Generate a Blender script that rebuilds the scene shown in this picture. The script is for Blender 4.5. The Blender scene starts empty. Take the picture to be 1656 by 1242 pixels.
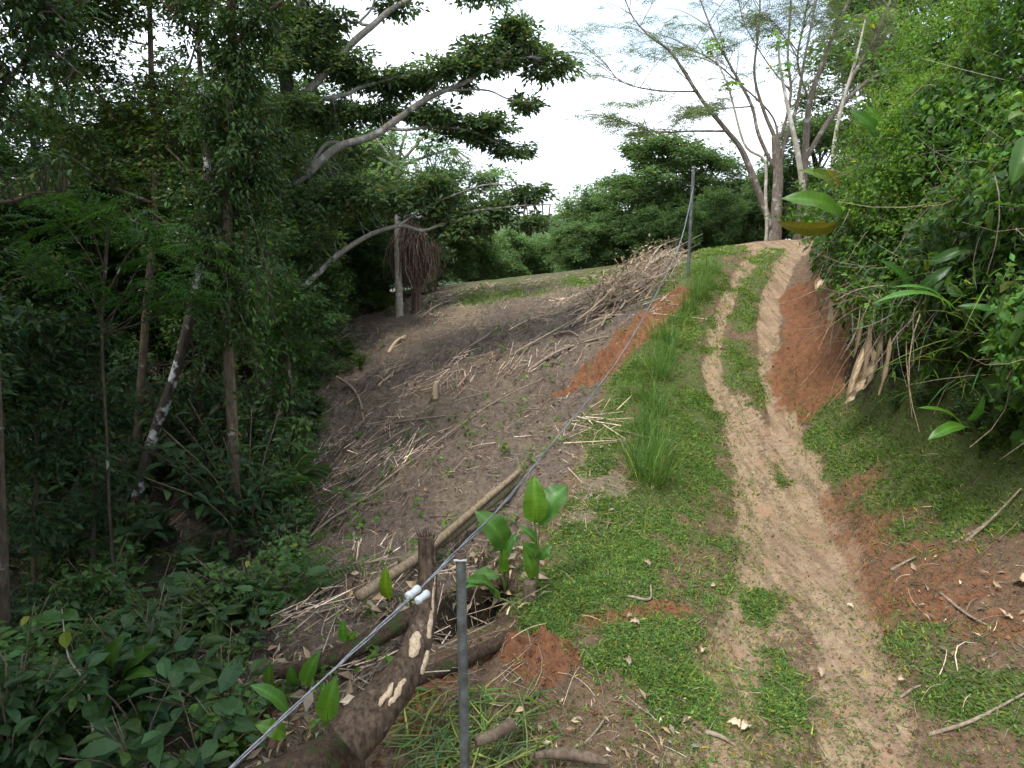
import bpy, math, random
import numpy as np
from mathutils import Vector

# ------------------------------------------------------------------ camera, sky, sun, exposure
scene = bpy.context.scene
S = 0.6            # metres per traced depth unit
CZ = 3.0           # eye height above the near track
F_PX, CU, CV = 1100.0, 828.0, 621.0
PITCH = math.atan(241 / F_PX)

cam_data = bpy.data.cameras.new("camera")
cam_data.sensor_width = 36.0
cam_data.lens = 36.0 * F_PX / 1656.0
cam_data.clip_start = 0.05
cam_data.clip_end = 2000.0
cam = bpy.data.objects.new("camera", cam_data)
scene.collection.objects.link(cam)
cam.location = (0, 0, CZ)
cam.rotation_euler = (math.pi / 2 - PITCH, 0, 0)
scene.camera = cam

SUN_EL, SUN_AZ = math.radians(60), math.radians(-140)     # azimuth measured from straight ahead, + to the right
SKYLOC = (2.1, 0.72, 0.26)
world = bpy.data.worlds.new("World")
scene.world = world
world.use_nodes = True
wn = world.node_tree
wn.nodes.clear()
w_out = wn.nodes.new("ShaderNodeOutputWorld")
w_bg = wn.nodes.new("ShaderNodeBackground")
w_sky = wn.nodes.new("ShaderNodeTexSky")
w_sky.sky_type = 'NISHITA'
w_sky.sun_disc = False
w_sky.sun_elevation = SUN_EL
w_sky.sun_rotation = SUN_AZ
w_tc = wn.nodes.new("ShaderNodeTexCoord")
w_map = wn.nodes.new("ShaderNodeMapping")
w_map.inputs['Scale'].default_value = (1.0, 1.0, 2.2)
w_map.inputs['Location'].default_value = SKYLOC
w_noise = wn.nodes.new("ShaderNodeTexNoise")
w_noise.inputs['Scale'].default_value = 2.1
w_noise.inputs['Detail'].default_value = 7
w_noise.inputs['Roughness'].default_value = 0.55
w_ramp = wn.nodes.new("ShaderNodeValToRGB")
w_ramp.color_ramp.elements[0].position = 0.40
w_ramp.color_ramp.elements[0].color = (0.34, 0.34, 0.34, 1)
w_ramp.color_ramp.elements[1].position = 0.62
w_ramp.color_ramp.elements[1].color = (1, 1, 1, 1)
w_mix = wn.nodes.new("ShaderNodeMixRGB")
w_mix.inputs['Color2'].default_value = (9.4, 10.2, 11.3, 1)   # bright thin overcast
wn.links.new(w_tc.outputs['Generated'], w_map.inputs['Vector'])
wn.links.new(w_map.outputs['Vector'], w_noise.inputs['Vector'])
wn.links.new(w_noise.outputs['Fac'], w_ramp.inputs['Fac'])
wn.links.new(w_ramp.outputs['Color'], w_mix.inputs['Fac'])
wn.links.new(w_sky.outputs['Color'], w_mix.inputs['Color1'])
wn.links.new(w_mix.outputs['Color'], w_bg.inputs['Color'])
w_bg.inputs['Strength'].default_value = 0.12
wn.links.new(w_bg.outputs['Background'], w_out.inputs['Surface'])

sun_data = bpy.data.lights.new("sun", 'SUN')
sun_data.energy = 1.9
sun_data.angle = math.radians(14)
sun_data.color = (1.0, 0.96, 0.90)
sun = bpy.data.objects.new("sun", sun_data)
scene.collection.objects.link(sun)
_sd = Vector((math.sin(SUN_AZ) * math.cos(SUN_EL), math.cos(SUN_AZ) * math.cos(SUN_EL), math.sin(SUN_EL)))
sun.rotation_euler = _sd.to_track_quat('Z', 'Y').to_euler()
sun.location = (0, 0, 30)

vs = scene.view_settings
vs.view_transform = 'Standard'
vs.look = 'None'
vs.exposure = 0.9
vs.gamma = 1.0
vs.use_curve_mapping = False
scene.render.engine = 'CYCLES'
cy = scene.cycles
cy.use_denoising = True
cy.use_adaptive_sampling = True
cy.adaptive_threshold = 0.03
cy.max_bounces = 4
cy.diffuse_bounces = 3
cy.glossy_bounces = 2
cy.transmission_bounces = 3
cy.transparent_max_bounces = 4
cy.caustics_reflective = False
cy.caustics_refractive = False

# ------------------------------------------------------------------ helpers
rng = np.random.default_rng(11)
COL = scene.collection
cp_, sp_ = math.cos(PITCH), math.sin(PITCH)


def ray(u, v):
    xc = (np.asarray(u, float) - CU) / F_PX
    yc = -(np.asarray(v, float) - CV) / F_PX
    y = cp_ + yc * sp_
    z = -sp_ + yc * cp_
    return np.stack([xc / y, np.ones_like(y), z / y], -1)


def at(u, v, D):
    """traced picture point at forward distance D (depth units) -> world metres"""
    p = ray(u, v) * (np.asarray(D, float) * S)[..., None]
    p[..., 2] += CZ
    return p


def px(n, D):
    return n * D * S / F_PX


_T = np.random.default_rng(3).random((6, 256, 256))


def vnoise(x, y, k=0):
    xi = np.floor(x).astype(int); yi = np.floor(y).astype(int)
    fx = x - xi; fy = y - yi
    fx = fx * fx * (3 - 2 * fx); fy = fy * fy * (3 - 2 * fy)
    t = _T[k % 6]
    a = t[xi & 255, yi & 255]; b = t[(xi + 1) & 255, yi & 255]
    c = t[xi & 255, (yi + 1) & 255]; d = t[(xi + 1) & 255, (yi + 1) & 255]
    return (a * (1 - fx) + b * fx) * (1 - fy) + (c * (1 - fx) + d * fx) * fy


def fbm(x, y, oct=4, k=0):
    s = 0; a = 0.5; n = 0
    for i in range(oct):
        s = s + a * vnoise(x * 2 ** i + 17.3 * i, y * 2 ** i + 9.1 * i, k + i); n += a; a *= 0.5
    return s / n


def unit(a):
    return a / np.maximum(np.linalg.norm(a, axis=-1, keepdims=True), 1e-9)


def smooth(e0, e1, x):
    t = np.clip((x - e0) / (e1 - e0), 0, 1)
    return t * t * (3 - 2 * t)


class MB:
    """collects vertex / face arrays and links them as ONE mesh object"""
    def __init__(s):
        s.V = []; s.F = []; s.C = []; s.n = 0

    def add(s, V, F, tint=None):
        V = np.asarray(V, float).reshape(-1, 3)
        for f in (F if isinstance(F, (list, tuple)) else [F]):
            s.F.append(np.asarray(f, int) + s.n)
        if tint is None:
            tint = np.ones((len(V), 3))
        tint = np.broadcast_to(np.asarray(tint, float), (len(V), 3))
        s.V.append(V); s.C.append(tint); s.n += len(V)
        return s

    def mesh(s, name, mat, smooth_sh=False):
        me = bpy.data.meshes.new(name)
        V = np.concatenate(s.V); C = np.concatenate(s.C)
        me.vertices.add(len(V)); me.vertices.foreach_set('co', V.astype(np.float32).ravel())
        nl = sum(f.size for f in s.F); npol = sum(len(f) for f in s.F)
        me.loops.add(nl); me.polygons.add(npol)
        li = np.concatenate([f.ravel() for f in s.F]).astype(np.int32)
        tot = np.concatenate([np.full(len(f), f.shape[1]) for f in s.F])
        st = np.concatenate([[0], np.cumsum(tot)[:-1]]).astype(np.int32)
        me.loops.foreach_set('vertex_index', li)
        me.polygons.foreach_set('loop_start', st)
        me.update(calc_edges=True)
        a = me.attributes.new('tint', 'FLOAT_COLOR', 'POINT')
        a.data.foreach_set('color', np.concatenate([C, np.ones((len(C), 1))], 1).astype(np.float32).ravel())
        me.polygons.foreach_set('use_smooth', np.full(npol, smooth_sh))
        me.materials.append(mat)
        return me

    def build(s, name, mat, parent=None, smooth_sh=False, loc=None):
        if loc is not None:
            s.V = [v - np.asarray(loc) for v in s.V]
        o = bpy.data.objects.new(name, s.mesh(name, mat, smooth_sh))
        COL.objects.link(o)
        if parent is not None:
            o.parent = parent
        elif loc is not None:
            o.location = loc
        return o


def tag(o, label=None, cat=None, group=None, kind=None):
    if label: o['label'] = label
    if cat: o['category'] = cat
    if group: o['group'] = group
    if kind: o['kind'] = kind
    return o


def thing(name, loc, label, cat, group=None):
    o = bpy.data.objects.new(name, None)
    o.empty_display_size = 0.2
    o.location = tuple(loc)
    COL.objects.link(o)
    return tag(o, label, cat, group)


def copy_tree(o, parent=None):
    kids = list(o.children)
    c = o.copy(); COL.objects.link(c); c.parent = parent
    for k in kids:
        copy_tree(k, c)
    return c


# leaf templates: x = across (unit width), y = along, z = up
T2 = (np.array([(0, 0, 0), (-.5, .45, .10), (.5, .45, .10), (0, 1, -.08)]), [np.array([(0, 3, 1), (0, 2, 3)])])
T4 = (np.array([(0, 0, 0), (-.5, .42, .09), (0, .5, .02), (.5, .42, .09), (0, 1, -.14)]),
      [np.array([(0, 2, 1), (1, 2, 4), (0, 3, 2), (2, 3, 4)])])
T8 = (np.array([(0, 0, 0), (-.42, .25, .08), (-.46, .6, .05), (0, 1, -.16), (.46, .6, .05), (.42, .25, .08), (0, .3, .03), (0, .65, -.01)]),
      [np.array([(0, 6, 1), (7, 3, 2), (0, 5, 6), (7, 4, 3)]), np.array([(6, 7, 2, 1), (5, 4, 7, 6)])])


def tints(n, g=0.25, hue=0.12, yel=0.0):
    """per-leaf colour variation; yel = share of yellowing / browning leaves"""
    b = np.exp(rng.normal(0, g, (n, 1)))
    h = rng.normal(0, hue, (n, 1))
    c = b * np.concatenate([1 + 1.6 * h, 1 + 0.4 * h, 1 - 0.8 * h], 1)
    if yel > 0:
        m = rng.random(n) < yel
        c[m] *= np.array([2.3, 1.35, 1.1])
    return np.clip(c, 0.15, 5)


def add_leaves(mb, P, Y, N, L, W, tmpl=T4, tint=None):
    n = len(P)
    if n == 0:
        return
    Y = unit(Y); X = unit(np.cross(Y, N)); Z = np.cross(X, Y)
    t, F = tmpl
    L = np.broadcast_to(np.asarray(L, float), (n,))[:, None, None]
    W = np.broadcast_to(np.asarray(W, float), (n,))[:, None, None]
    V = P[:, None] + L * (t[None, :, 0:1] * W * X[:, None] + t[None, :, 1:2] * Y[:, None] + t[None, :, 2:3] * Z[:, None])
    k = len(t)
    off = (np.arange(n) * k)[:, None, None]
    FF = [(f[None] + off).reshape(-1, f.shape[1]) for f in F]
    if tint is None:
        tint = tints(n)
    mb.add(V.reshape(-1, 3), FF, np.repeat(tint, k, 0))


def add_sticks(mb, P0, P1, r0, r1, bend=0.08, ns=3, nseg=2, tint=None, sag=0.0):
    n = len(P0)
    if n == 0:
        return
    d = P1 - P0; L = np.linalg.norm(d, axis=1, keepdims=True)
    ax = unit(d)
    ref = np.where(np.abs(ax[:, 2:3]) < 0.9, np.array([[0, 0, 1.]]), np.array([[1., 0, 0]]))
    A = unit(np.cross(ax, ref)); B = np.cross(ax, A)
    mid = (rng.normal(0, bend, (n, 1)) * A + rng.normal(0, bend, (n, 1)) * B) * L
    mid[:, 2] -= sag * L[:, 0]
    t = np.linspace(0, 1, nseg + 1)
    Cn = P0[:, None] + d[:, None] * t[None, :, None] + mid[:, None] * (4 * t * (1 - t))[None, :, None]
    r0 = np.broadcast_to(np.asarray(r0, float), (n,)); r1 = np.broadcast_to(np.asarray(r1, float), (n,))
    R = r0[:, None] * (1 - t) + r1[:, None] * t
    ang = np.arange(ns) * 2 * math.pi / ns
    V = Cn[:, :, None] + R[:, :, None, None] * (np.cos(ang)[None, None, :, None] * A[:, None, None] + np.sin(ang)[None, None, :, None] * B[:, None, None])
    F = []
    for i in range(nseg):
        for j in range(ns):
            F.append((i * ns + j, i * ns + (j + 1) % ns, (i + 1) * ns + (j + 1) % ns, (i + 1) * ns + j))
    k = (nseg + 1) * ns
    FF = (np.array(F)[None] + (np.arange(n) * k)[:, None, None]).reshape(-1, 4)
    if tint is None:
        tint = tints(n, 0.25, 0.04)
    mb.add(V.reshape(-1, 3), [FF], np.repeat(np.broadcast_to(tint, (n, 3)), k, 0))


def add_blades(mb, P, D0, L, w, droop, nseg=3, tint=None):
    """grass blades: ribbons that start along D0 and bend over by droop"""
    n = len(P)
    D0 = unit(D0)
    hor = D0.copy(); hor[:, 2] = 0
    hor = unit(hor + rng.normal(0, 0.05, (n, 3)) * np.array([1, 1, 0]))
    side = unit(np.cross(hor, np.array([0, 0, 1.])) + rng.normal(0, .4, (n, 3)))
    t = np.linspace(0, 1, nseg + 1)[None, :, None]
    L = np.broadcast_to(L, (n,))[:, None, None]; dr = np.broadcast_to(droop, (n,))[:, None, None]
    Cn = P[:, None] + L * (D0[:, None] * t + dr * t * t * (hor[:, None] * 0.8 - np.array([0, 0, 0.6])))
    ww = np.broadcast_to(w, (n,))[:, None, None] * (1 - t ** 2 * 0.95)
    V = np.stack([Cn - side[:, None] * ww * .5, Cn + side[:, None] * ww * .5], 2)
    F = [(2 * i, 2 * i + 1, 2 * i + 3, 2 * i + 2) for i in range(nseg)]
    k = 2 * (nseg + 1)
    FF = (np.array(F)[None] + (np.arange(n) * k)[:, None, None]).reshape(-1, 4)
    if tint is None:
        tint = tints(n, .2, .1)
    mb.add(V.reshape(-1, 3), [FF], np.repeat(tint, k, 0))


def catmull(P, n):
    P = np.asarray(P, float)
    if len(P) == 2:
        return P[0] + (P[1] - P[0]) * np.linspace(0, 1, n)[:, None]
    Q = np.vstack([2 * P[0] - P[1], P, 2 * P[-1] - P[-2]])
    out = []
    for t in np.linspace(0, len(P) - 1, n):
        i = min(int(t), len(P) - 2); f = t - i
        a, b, c, d = Q[i], Q[i + 1], Q[i + 2], Q[i + 3]
        out.append(.5 * (2 * b + (c - a) * f + (2 * a - 5 * b + 4 * c - d) * f * f + (3 * b - a - 3 * c + d) * f ** 3))
    return np.array(out)


def add_tube(mb, pts, rad, ns=10, n=None, rough=0.0, freq=6.0, cap=True, tint=None, seed=0):
    pts = np.asarray(pts, float)
    if n is None:
        n = max(4, 4 * len(pts))
    C = catmull(pts, n)
    R = np.interp(np.linspace(0, 1, n), np.linspace(0, 1, len(rad)), rad)
    T = unit(np.gradient(C, axis=0))
    ref = np.array([0, 0, 1.]) if abs(T[0, 2]) < .9 else np.array([1., 0, 0])
    A = unit(np.cross(T[0], ref)[None])[0]
    ang = np.arange(ns) * 2 * math.pi / ns
    cum = np.concatenate([[0], np.cumsum(np.linalg.norm(np.diff(C, axis=0), axis=1))])
    V = []
    for i in range(n):
        A = A - T[i] * A.dot(T[i]); A /= np.linalg.norm(A); B = np.cross(T[i], A)
        r = R[i] * np.ones(ns)
        if rough:
            q = cum[i] * freq
            r = r * (1 + rough * 2 * (fbm(np.cos(ang) * 1.7 + 5 + seed, np.sin(ang) * 1.7 + q + 31.7, 3, seed) - .5))
        V.append(C[i] + r[:, None] * (np.cos(ang)[:, None] * A + np.sin(ang)[:, None] * B))
    V = np.array(V).reshape(-1, 3)
    i, j = np.meshgrid(np.arange(n - 1), np.arange(ns), indexing='ij')
    F = [np.stack([i * ns + j, i * ns + (j + 1) % ns, (i + 1) * ns + (j + 1) % ns, (i + 1) * ns + j], -1).reshape(-1, 4)]
    if cap:
        V = np.vstack([V, C[0], C[-1]])
        k = n * ns; jj = np.arange(ns)
        F.append(np.stack([(jj + 1) % ns, jj, np.full(ns, k)], 1))
        F.append(np.stack([(n - 1) * ns + jj, (n - 1) * ns + (jj + 1) % ns, np.full(ns, k + 1)], 1))
    mb.add(V, F, tint)
    return C


# ------------------------------------------------------------------ materials
MATS = {}


def nmat(name):
    m = bpy.data.materials.new(name); m.use_nodes = True
    nt = m.node_tree; nt.nodes.clear()
    out = nt.nodes.new("ShaderNodeOutputMaterial")
    MATS[name] = m
    return m, nt, out


def node(nt, typ, **kw):
    n = nt.nodes.new(typ)
    for k, v in kw.items():
        if k.startswith('_'):
            setattr(n, k[1:], v)
        else:
            sock = n.inputs[k.replace('__', ' ')]
            if isinstance(v, bpy.types.NodeSocket):
                nt.links.new(v, sock)
            else:
                sock.default_value = v
    return n


def mixc(nt, fac, a, b, typ='MIX'):
    n = nt.nodes.new("ShaderNodeMixRGB"); n.blend_type = typ
    for s, v in (('Fac', fac), ('Color1', a), ('Color2', b)):
        if isinstance(v, bpy.types.NodeSocket):
            nt.links.new(v, n.inputs[s])
        else:
            n.inputs[s].default_value = (*v, 1) if isinstance(v, tuple) and len(v) == 3 else v
    return n.outputs[0]


def mth(nt, op, a, b=0.0, clamp=False):
    n = nt.nodes.new("ShaderNodeMath"); n.operation = op; n.use_clamp = clamp
    for i, v in enumerate((a, b)):
        if isinstance(v, bpy.types.NodeSocket):
            nt.links.new(v, n.inputs[i])
        else:
            n.inputs[i].default_value = v
    return n.outputs[0]


def leaf_mat(name, rgb, trans=0.3, rough=0.5, spec=0.28, tcol=None):
    m, nt, out = nmat(name)
    att = node(nt, "ShaderNodeAttribute", _attribute_name='tint')
    c = mixc(nt, 1.0, att.outputs['Color'], rgb, 'MULTIPLY')
    tc = mixc(nt, 1.0, att.outputs['Color'], tcol or tuple(min(1, x * k) for x, k in zip(rgb, (1.9, 1.7, 0.8))), 'MULTIPLY')
    b = node(nt, "ShaderNodeBsdfPrincipled", Base__Color=c, Roughness=rough)
    b.inputs['Specular IOR Level'].default_value = spec
    t = node(nt, "ShaderNodeBsdfTranslucent", Color=tc)
    mx = node(nt, "ShaderNodeMixShader", Fac=trans)
    nt.links.new(b.outputs[0], mx.inputs[1]); nt.links.new(t.outputs[0], mx.inputs[2])
    nt.links.new(mx.outputs[0], out.inputs['Surface'])
    return m


def bark_mat(name, c1, c2, lichen=None, lich=0.5, scale=9.0, stretch=0.25, bump=0.5, moss=None, rough=0.85):
    m, nt, out = nmat(name)
    tc = node(nt, "ShaderNodeTexCoord")
    mp = node(nt, "ShaderNodeMapping", Vector=tc.outputs['Object'])
    mp.inputs['Scale'].default_value = (1, 1, stretch)
    n1 = node(nt, "ShaderNodeTexNoise", Vector=mp.outputs[0], Scale=scale * 3, Detail=8.0, Roughness=.65)
    n2 = node(nt, "ShaderNodeTexNoise", Vector=tc.outputs['Object'], Scale=scale * .5, Detail=5.0, Roughness=.6)
    r = node(nt, "ShaderNodeMapRange", Value=n1.outputs[0]); r.inputs[1].default_value = .35; r.inputs[2].default_value = .65
    c = mixc(nt, r.outputs[0], c1, c2)
    if lichen:
        q = node(nt, "ShaderNodeMapRange", Value=n2.outputs[0]); q.inputs[1].default_value = lich; q.inputs[2].default_value = lich + .06
        c = mixc(nt, q.outputs[0], c, lichen)
    if moss:
        n3 = node(nt, "ShaderNodeTexNoise", Vector=tc.outputs['Object'], Scale=scale * .8, Detail=6.0)
        q = node(nt, "ShaderNodeMapRange", Value=n3.outputs[0]); q.inputs[1].default_value = .52; q.inputs[2].default_value = .62
        c = mixc(nt, q.outputs[0], c, moss)
    att = node(nt, "ShaderNodeAttribute", _attribute_name='tint')
    c = mixc(nt, 1.0, c, att.outputs['Color'], 'MULTIPLY')
    bp = node(nt, "ShaderNodeBump", Height=n1.outputs[0], Strength=bump, Distance=0.02)
    b = node(nt, "ShaderNodeBsdfPrincipled", Base__Color=c, Roughness=rough, Normal=bp.outputs[0])
    b.inputs['Specular IOR Level'].default_value = .2
    nt.links.new(b.outputs[0], out.inputs['Surface'])
    return m


def ground_mat():
    m, nt, out = nmat('ground_soil')
    tc = node(nt, "ShaderNodeTexCoord"); P = tc.outputs['Object']
    a1 = node(nt, "ShaderNodeAttribute", _attribute_name='tint')      # r grass, g red soil, b pale compacted
    a2 = node(nt, "ShaderNodeAttribute", _attribute_name='cover')     # r litter, g dry straw, b forest floor and the hollow's painted dark
    s1 = node(nt, "ShaderNodeSeparateColor", Color=a1.outputs['Color'])
    s2 = node(nt, "ShaderNodeSeparateColor", Color=a2.outputs['Color'])
    nA = node(nt, "ShaderNodeTexNoise", Vector=P, Scale=3.5, Detail=9.0, Roughness=.68)
    nB = node(nt, "ShaderNodeTexNoise", Vector=P, Scale=14.0, Detail=8.0, Roughness=.7)
    nC = node(nt, "ShaderNodeTexNoise", Vector=P, Scale=70.0, Detail=5.0, Roughness=.7)
    nD = node(nt, "ShaderNodeTexVoronoi", Vector=P, Scale=55.0)
    nE = node(nt, "ShaderNodeTexNoise", Vector=P, Scale=.9, Detail=6.0, Roughness=.6)
    nMix = mth(nt, 'ADD', mth(nt, 'ADD', mth(nt, 'MULTIPLY', nA.outputs[0], .35), mth(nt, 'MULTIPLY', nB.outputs[0], .35)), mth(nt, 'MULTIPLY', nC.outputs[0], .3))

    def msk(att, nz, k=.7, lo=.35, hi=.65):
        x = mth(nt, 'ADD', att, mth(nt, 'MULTIPLY', mth(nt, 'SUBTRACT', nMix, .5), k * 3.2))
        r = node(nt, "ShaderNodeMapRange", Value=x, _interpolation_type='SMOOTHSTEP')
        r.inputs[1].default_value = lo; r.inputs[2].default_value = hi
        return r.outputs[0]

    def rng2(nz, lo, hi):
        r = node(nt, "ShaderNodeMapRange", Value=nz.outputs[0]); r.inputs[1].default_value = lo; r.inputs[2].default_value = hi
        return r.outputs[0]
    soil = mixc(nt, rng2(nB, .35, .65), (.085, .055, .034), (.21, .14, .088))
    soil = mixc(nt, rng2(nC, .5, .75), soil, (.30, .20, .125))
    pale = mixc(nt, rng2(nB, .3, .7), (.26, .172, .10), (.44, .325, .215))
    mps = node(nt, "ShaderNodeMapping", Vector=P); mps.inputs['Scale'].default_value = (6.0, .55, 1.0)
    nS = node(nt, "ShaderNodeTexNoise", Vector=mps.outputs[0], Scale=1.6, Detail=7.0, Roughness=.65)
    pale = mixc(nt, mth(nt, 'MULTIPLY', rng2(nC, .55, .75), .5), pale, (.48, .38, .28))
    pale = mixc(nt, mth(nt, 'MULTIPLY', rng2(nS, .46, .60), .75), pale, mixc(nt, rng2(nC, .35, .65), (.13, .092, .058), (.25, .175, .11)))
    pale = mixc(nt, mth(nt, 'MULTIPLY', rng2(nA, .52, .66), .55), pale, (.33, .18, .10))
    red = mixc(nt, rng2(nB, .3, .7), (.11, .052, .028), (.285, .128, .062))
    red = mixc(nt, mth(nt, 'MULTIPLY', rng2(nC, .5, .8), .6), red, (.35, .185, .10))
    grass = mixc(nt, rng2(nB, .3, .7), (.07, .08, .026), (.11, .15, .042))
    grass = mixc(nt, rng2(nC, .52, .70), grass, (.19, .145, .08))
    lit = mixc(nt, rng2(nB, .32, .68), (.062, .046, .037), (.185, .14, .108))
    lit = mixc(nt, mth(nt, 'MULTIPLY', rng2(nE, .48, .62), .6), lit, mixc(nt, rng2(nB, .35, .65), (.11, .085, .055), (.26, .20, .135)))
    lit = mixc(nt, mth(nt, 'MULTIPLY', rng2(nC, .5, .72), .7), lit, (.33, .26, .19))
    dry = mixc(nt, rng2(nB, .3, .7), (.13, .10, .066), (.29, .23, .155))
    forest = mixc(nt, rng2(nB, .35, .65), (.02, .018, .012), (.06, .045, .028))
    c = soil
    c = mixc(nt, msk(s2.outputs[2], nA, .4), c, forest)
    c = mixc(nt, msk(s2.outputs[0], nA, .4), c, lit)
    c = mixc(nt, msk(s2.outputs[1], nB, .5), c, dry)
    c = mixc(nt, msk(s1.outputs[2], nA, .55), c, pale)
    c = mixc(nt, msk(s1.outputs[1], nA, .5), c, red)
    c = mixc(nt, msk(s1.outputs[0], nB, .6), c, grass)
    h = mth(nt, 'ADD', mth(nt, 'MULTIPLY', nB.outputs[0], 1.0), mth(nt, 'MULTIPLY', nC.outputs[0], .5))
    h = mth(nt, 'ADD', h, mth(nt, 'MULTIPLY', nD.outputs['Distance'], .35))
    bp = node(nt, "ShaderNodeBump", Height=h, Strength=.75, Distance=.035)
    b = node(nt, "ShaderNodeBsdfPrincipled", Base__Color=c, Roughness=.92, Normal=bp.outputs[0])
    b.inputs['Specular IOR Level'].default_value = .15
    nt.links.new(b.outputs[0], out.inputs['Surface'])
    return m


def plain_mat(name, c1, c2, rough=.6, metal=0.0, scale=20.0, bump=.1, spec=.5):
    m, nt, out = nmat(name)
    tc = node(nt, "ShaderNodeTexCoord")
    n1 = node(nt, "ShaderNodeTexNoise", Vector=tc.outputs['Object'], Scale=scale, Detail=6.0, Roughness=.65)
    r = node(nt, "ShaderNodeMapRange", Value=n1.outputs[0]); r.inputs[1].default_value = .35; r.inputs[2].default_value = .65
    att = node(nt, "ShaderNodeAttribute", _attribute_name='tint')
    c = mixc(nt, 1.0, mixc(nt, r.outputs[0], c1, c2), att.outputs['Color'], 'MULTIPLY')
    bp = node(nt, "ShaderNodeBump", Height=n1.outputs[0], Strength=bump, Distance=.01)
    b = node(nt, "ShaderNodeBsdfPrincipled", Base__Color=c, Roughness=rough, Metallic=metal, Normal=bp.outputs[0])
    b.inputs['Specular IOR Level'].default_value = spec
    nt.links.new(b.outputs[0], out.inputs['Surface'])
    return m


M_GROUND = ground_mat()
L_DARK = leaf_mat('leaf_dark', (.036, .076, .024), .28)
L_FIG = leaf_mat('leaf_fig', (.085, .142, .065), .48, .45, .3)
L_MID = leaf_mat('leaf_mid', (.055, .118, .028), .32)
L_LIGHT = leaf_mat('leaf_light', (.085, .17, .026), .38)
L_VINE = leaf_mat('leaf_vine', (.072, .155, .024), .38)
L_OLIVE = leaf_mat('leaf_olive', (.060, .105, .026), .34)
L_FEATHER = leaf_mat('leaf_feather', (.12, .17, .10), .55)
L_BACK = leaf_mat('leaf_back', (.085, .150, .058), .38)
L_GRASS = leaf_mat('leaf_grass', (.10, .20, .050), .42, .5, .25)
L_TURF = leaf_mat('leaf_turf', (.130, .215, .052), .42, .6, .15)
L_BANANA = leaf_mat('leaf_banana', (.090, .19, .03), .4, .38, .45)
L_DRY = leaf_mat('leaf_dry', (.33, .25, .165), .15, .75, .2, (.35, .25, .14))
L_DRYB = leaf_mat('leaf_dry_brown', (.17, .105, .07), .12, .8, .15, (.2, .12, .07))
L_STRAW = leaf_mat('straw', (.36, .29, .19), .15, .8, .2, (.36, .28, .17))
B_GREY = bark_mat('bark_grey', (.19, .165, .135), (.36, .33, .28), (.50, .49, .44), .56)
B_DARK = bark_mat('bark_dark', (.055, .042, .03), (.13, .10, .07), (.42, .42, .38), .60)
B_BROWN = bark_mat('bark_brown', (.09, .065, .045), (.20, .15, .105), (.38, .36, .31), .62)
B_PALE = bark_mat('bark_pale', (.30, .26, .20), (.52, .47, .38), (.62, .60, .54), .55)
B_LOG = bark_mat('bark_log', (.034, .024, .017), (.15, .105, .07), (.24, .19, .135), .62, 12.0, .3, 1.0)
B_MOSS = bark_mat('bark_mossy', (.03, .02, .014), (.11, .072, .046), None, .5, 12.0, .5, 1.0, (.05, .062, .02))
W_STICK = plain_mat('dead_stick', (.17, .125, .085), (.36, .29, .215), .85, 0, 30, .3, .2)
W_DARKST = plain_mat('dead_twig', (.12, .088, .065), (.29, .225, .165), .9, 0, 30, .2, .1)
W_CUT = plain_mat('cut_wood', (.36, .26, .16), (.62, .49, .34), .85, 0, 55, .5, .15)
M_POST = plain_mat('post_steel', (.085, .085, .072), (.19, .215, .205), .6, .35, 14, .25)
M_RUST = plain_mat('post_rust', (.10, .06, .045), (.20, .14, .11), .7, .3, 60, .2)
M_WIRE = plain_mat('wire_metal', (.13, .135, .145), (.29, .30, .315), .5, .4, 60, .05)
M_INS = plain_mat('insulator_white', (.36, .39, .39), (.55, .58, .57), .35, 0, 60, .05)
M_STALK = leaf_mat('green_stalk', (.13, .17, .05), .1, .5, .3)
M_HILL = plain_mat('far_forest', (.045, .075, .04), (.09, .13, .065), .95, 0, .25, 1.0, .1)
M_CLOD = plain_mat('clod_soil', (.09, .048, .025), (.25, .115, .055), .95, 0, 25, .5, .1)

# ------------------------------------------------------------------ terrain
CTRL = [  # picture point + depth: track centre, verge, slope, gully, right side
    (1280, 1240, 6.0), (1270, 1100, 7.4), (1262, 900, 10.4), (1240, 770, 13.2), (1205, 600, 18), (1215, 450, 24), (1255, 396, 28.2), (1265, 388, 31),
    (1090, 1240, 5.9), (1000, 1100, 7.0), (960, 1000, 8.2), (930, 900, 9.9), (960, 820, 11.4), (1010, 770, 12.6), (1000, 640, 16.4), (1040, 560, 19.2), (1090, 480, 22.8), (1117, 445, 24.2), (1140, 408, 27.2),
    (650, 492, 32), (1020, 443, 31), (850, 458, 33), (520, 580, 26), (500, 700, 20), (470, 900, 13), (700, 645, 19), (800, 560, 22), (880, 650, 17.2), (900, 500, 26.5),
    (600, 800, 14.5), (750, 750, 14), (700, 900, 10.5), (600, 960, 9.5), (400, 1050, 9), (200, 1100, 8.6), (50, 1240, 7), (370, 1242, 6.3), (560, 1215, 5.9), (760, 1050, 7.6), (820, 1240, 5.8), (740, 1000, 8.6),
    (250, 900, 15), (225, 800, 17.2), (430, 745, 19.2), (300, 600, 27), (100, 700, 22),
    (1450, 1240, 5.9), (1400, 1000, 8.4), (1340, 830, 11.7), (1300, 700, 14.6), (1265, 560, 19.2), (1268, 480, 22.7), (1300, 405, 27.2),
    (1640, 1200, 6.0), (1640, 1000, 7.3), (1560, 920, 8.4), (1500, 830, 10), (1450, 700, 12.5), (1365, 650, 14.6), (1335, 500, 17.9), (1325, 580, 16.6),
]
_c = np.array(CTRL, float)
CP = at(_c[:, 0], _c[:, 1], _c[:, 2])
ANCH = []
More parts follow.
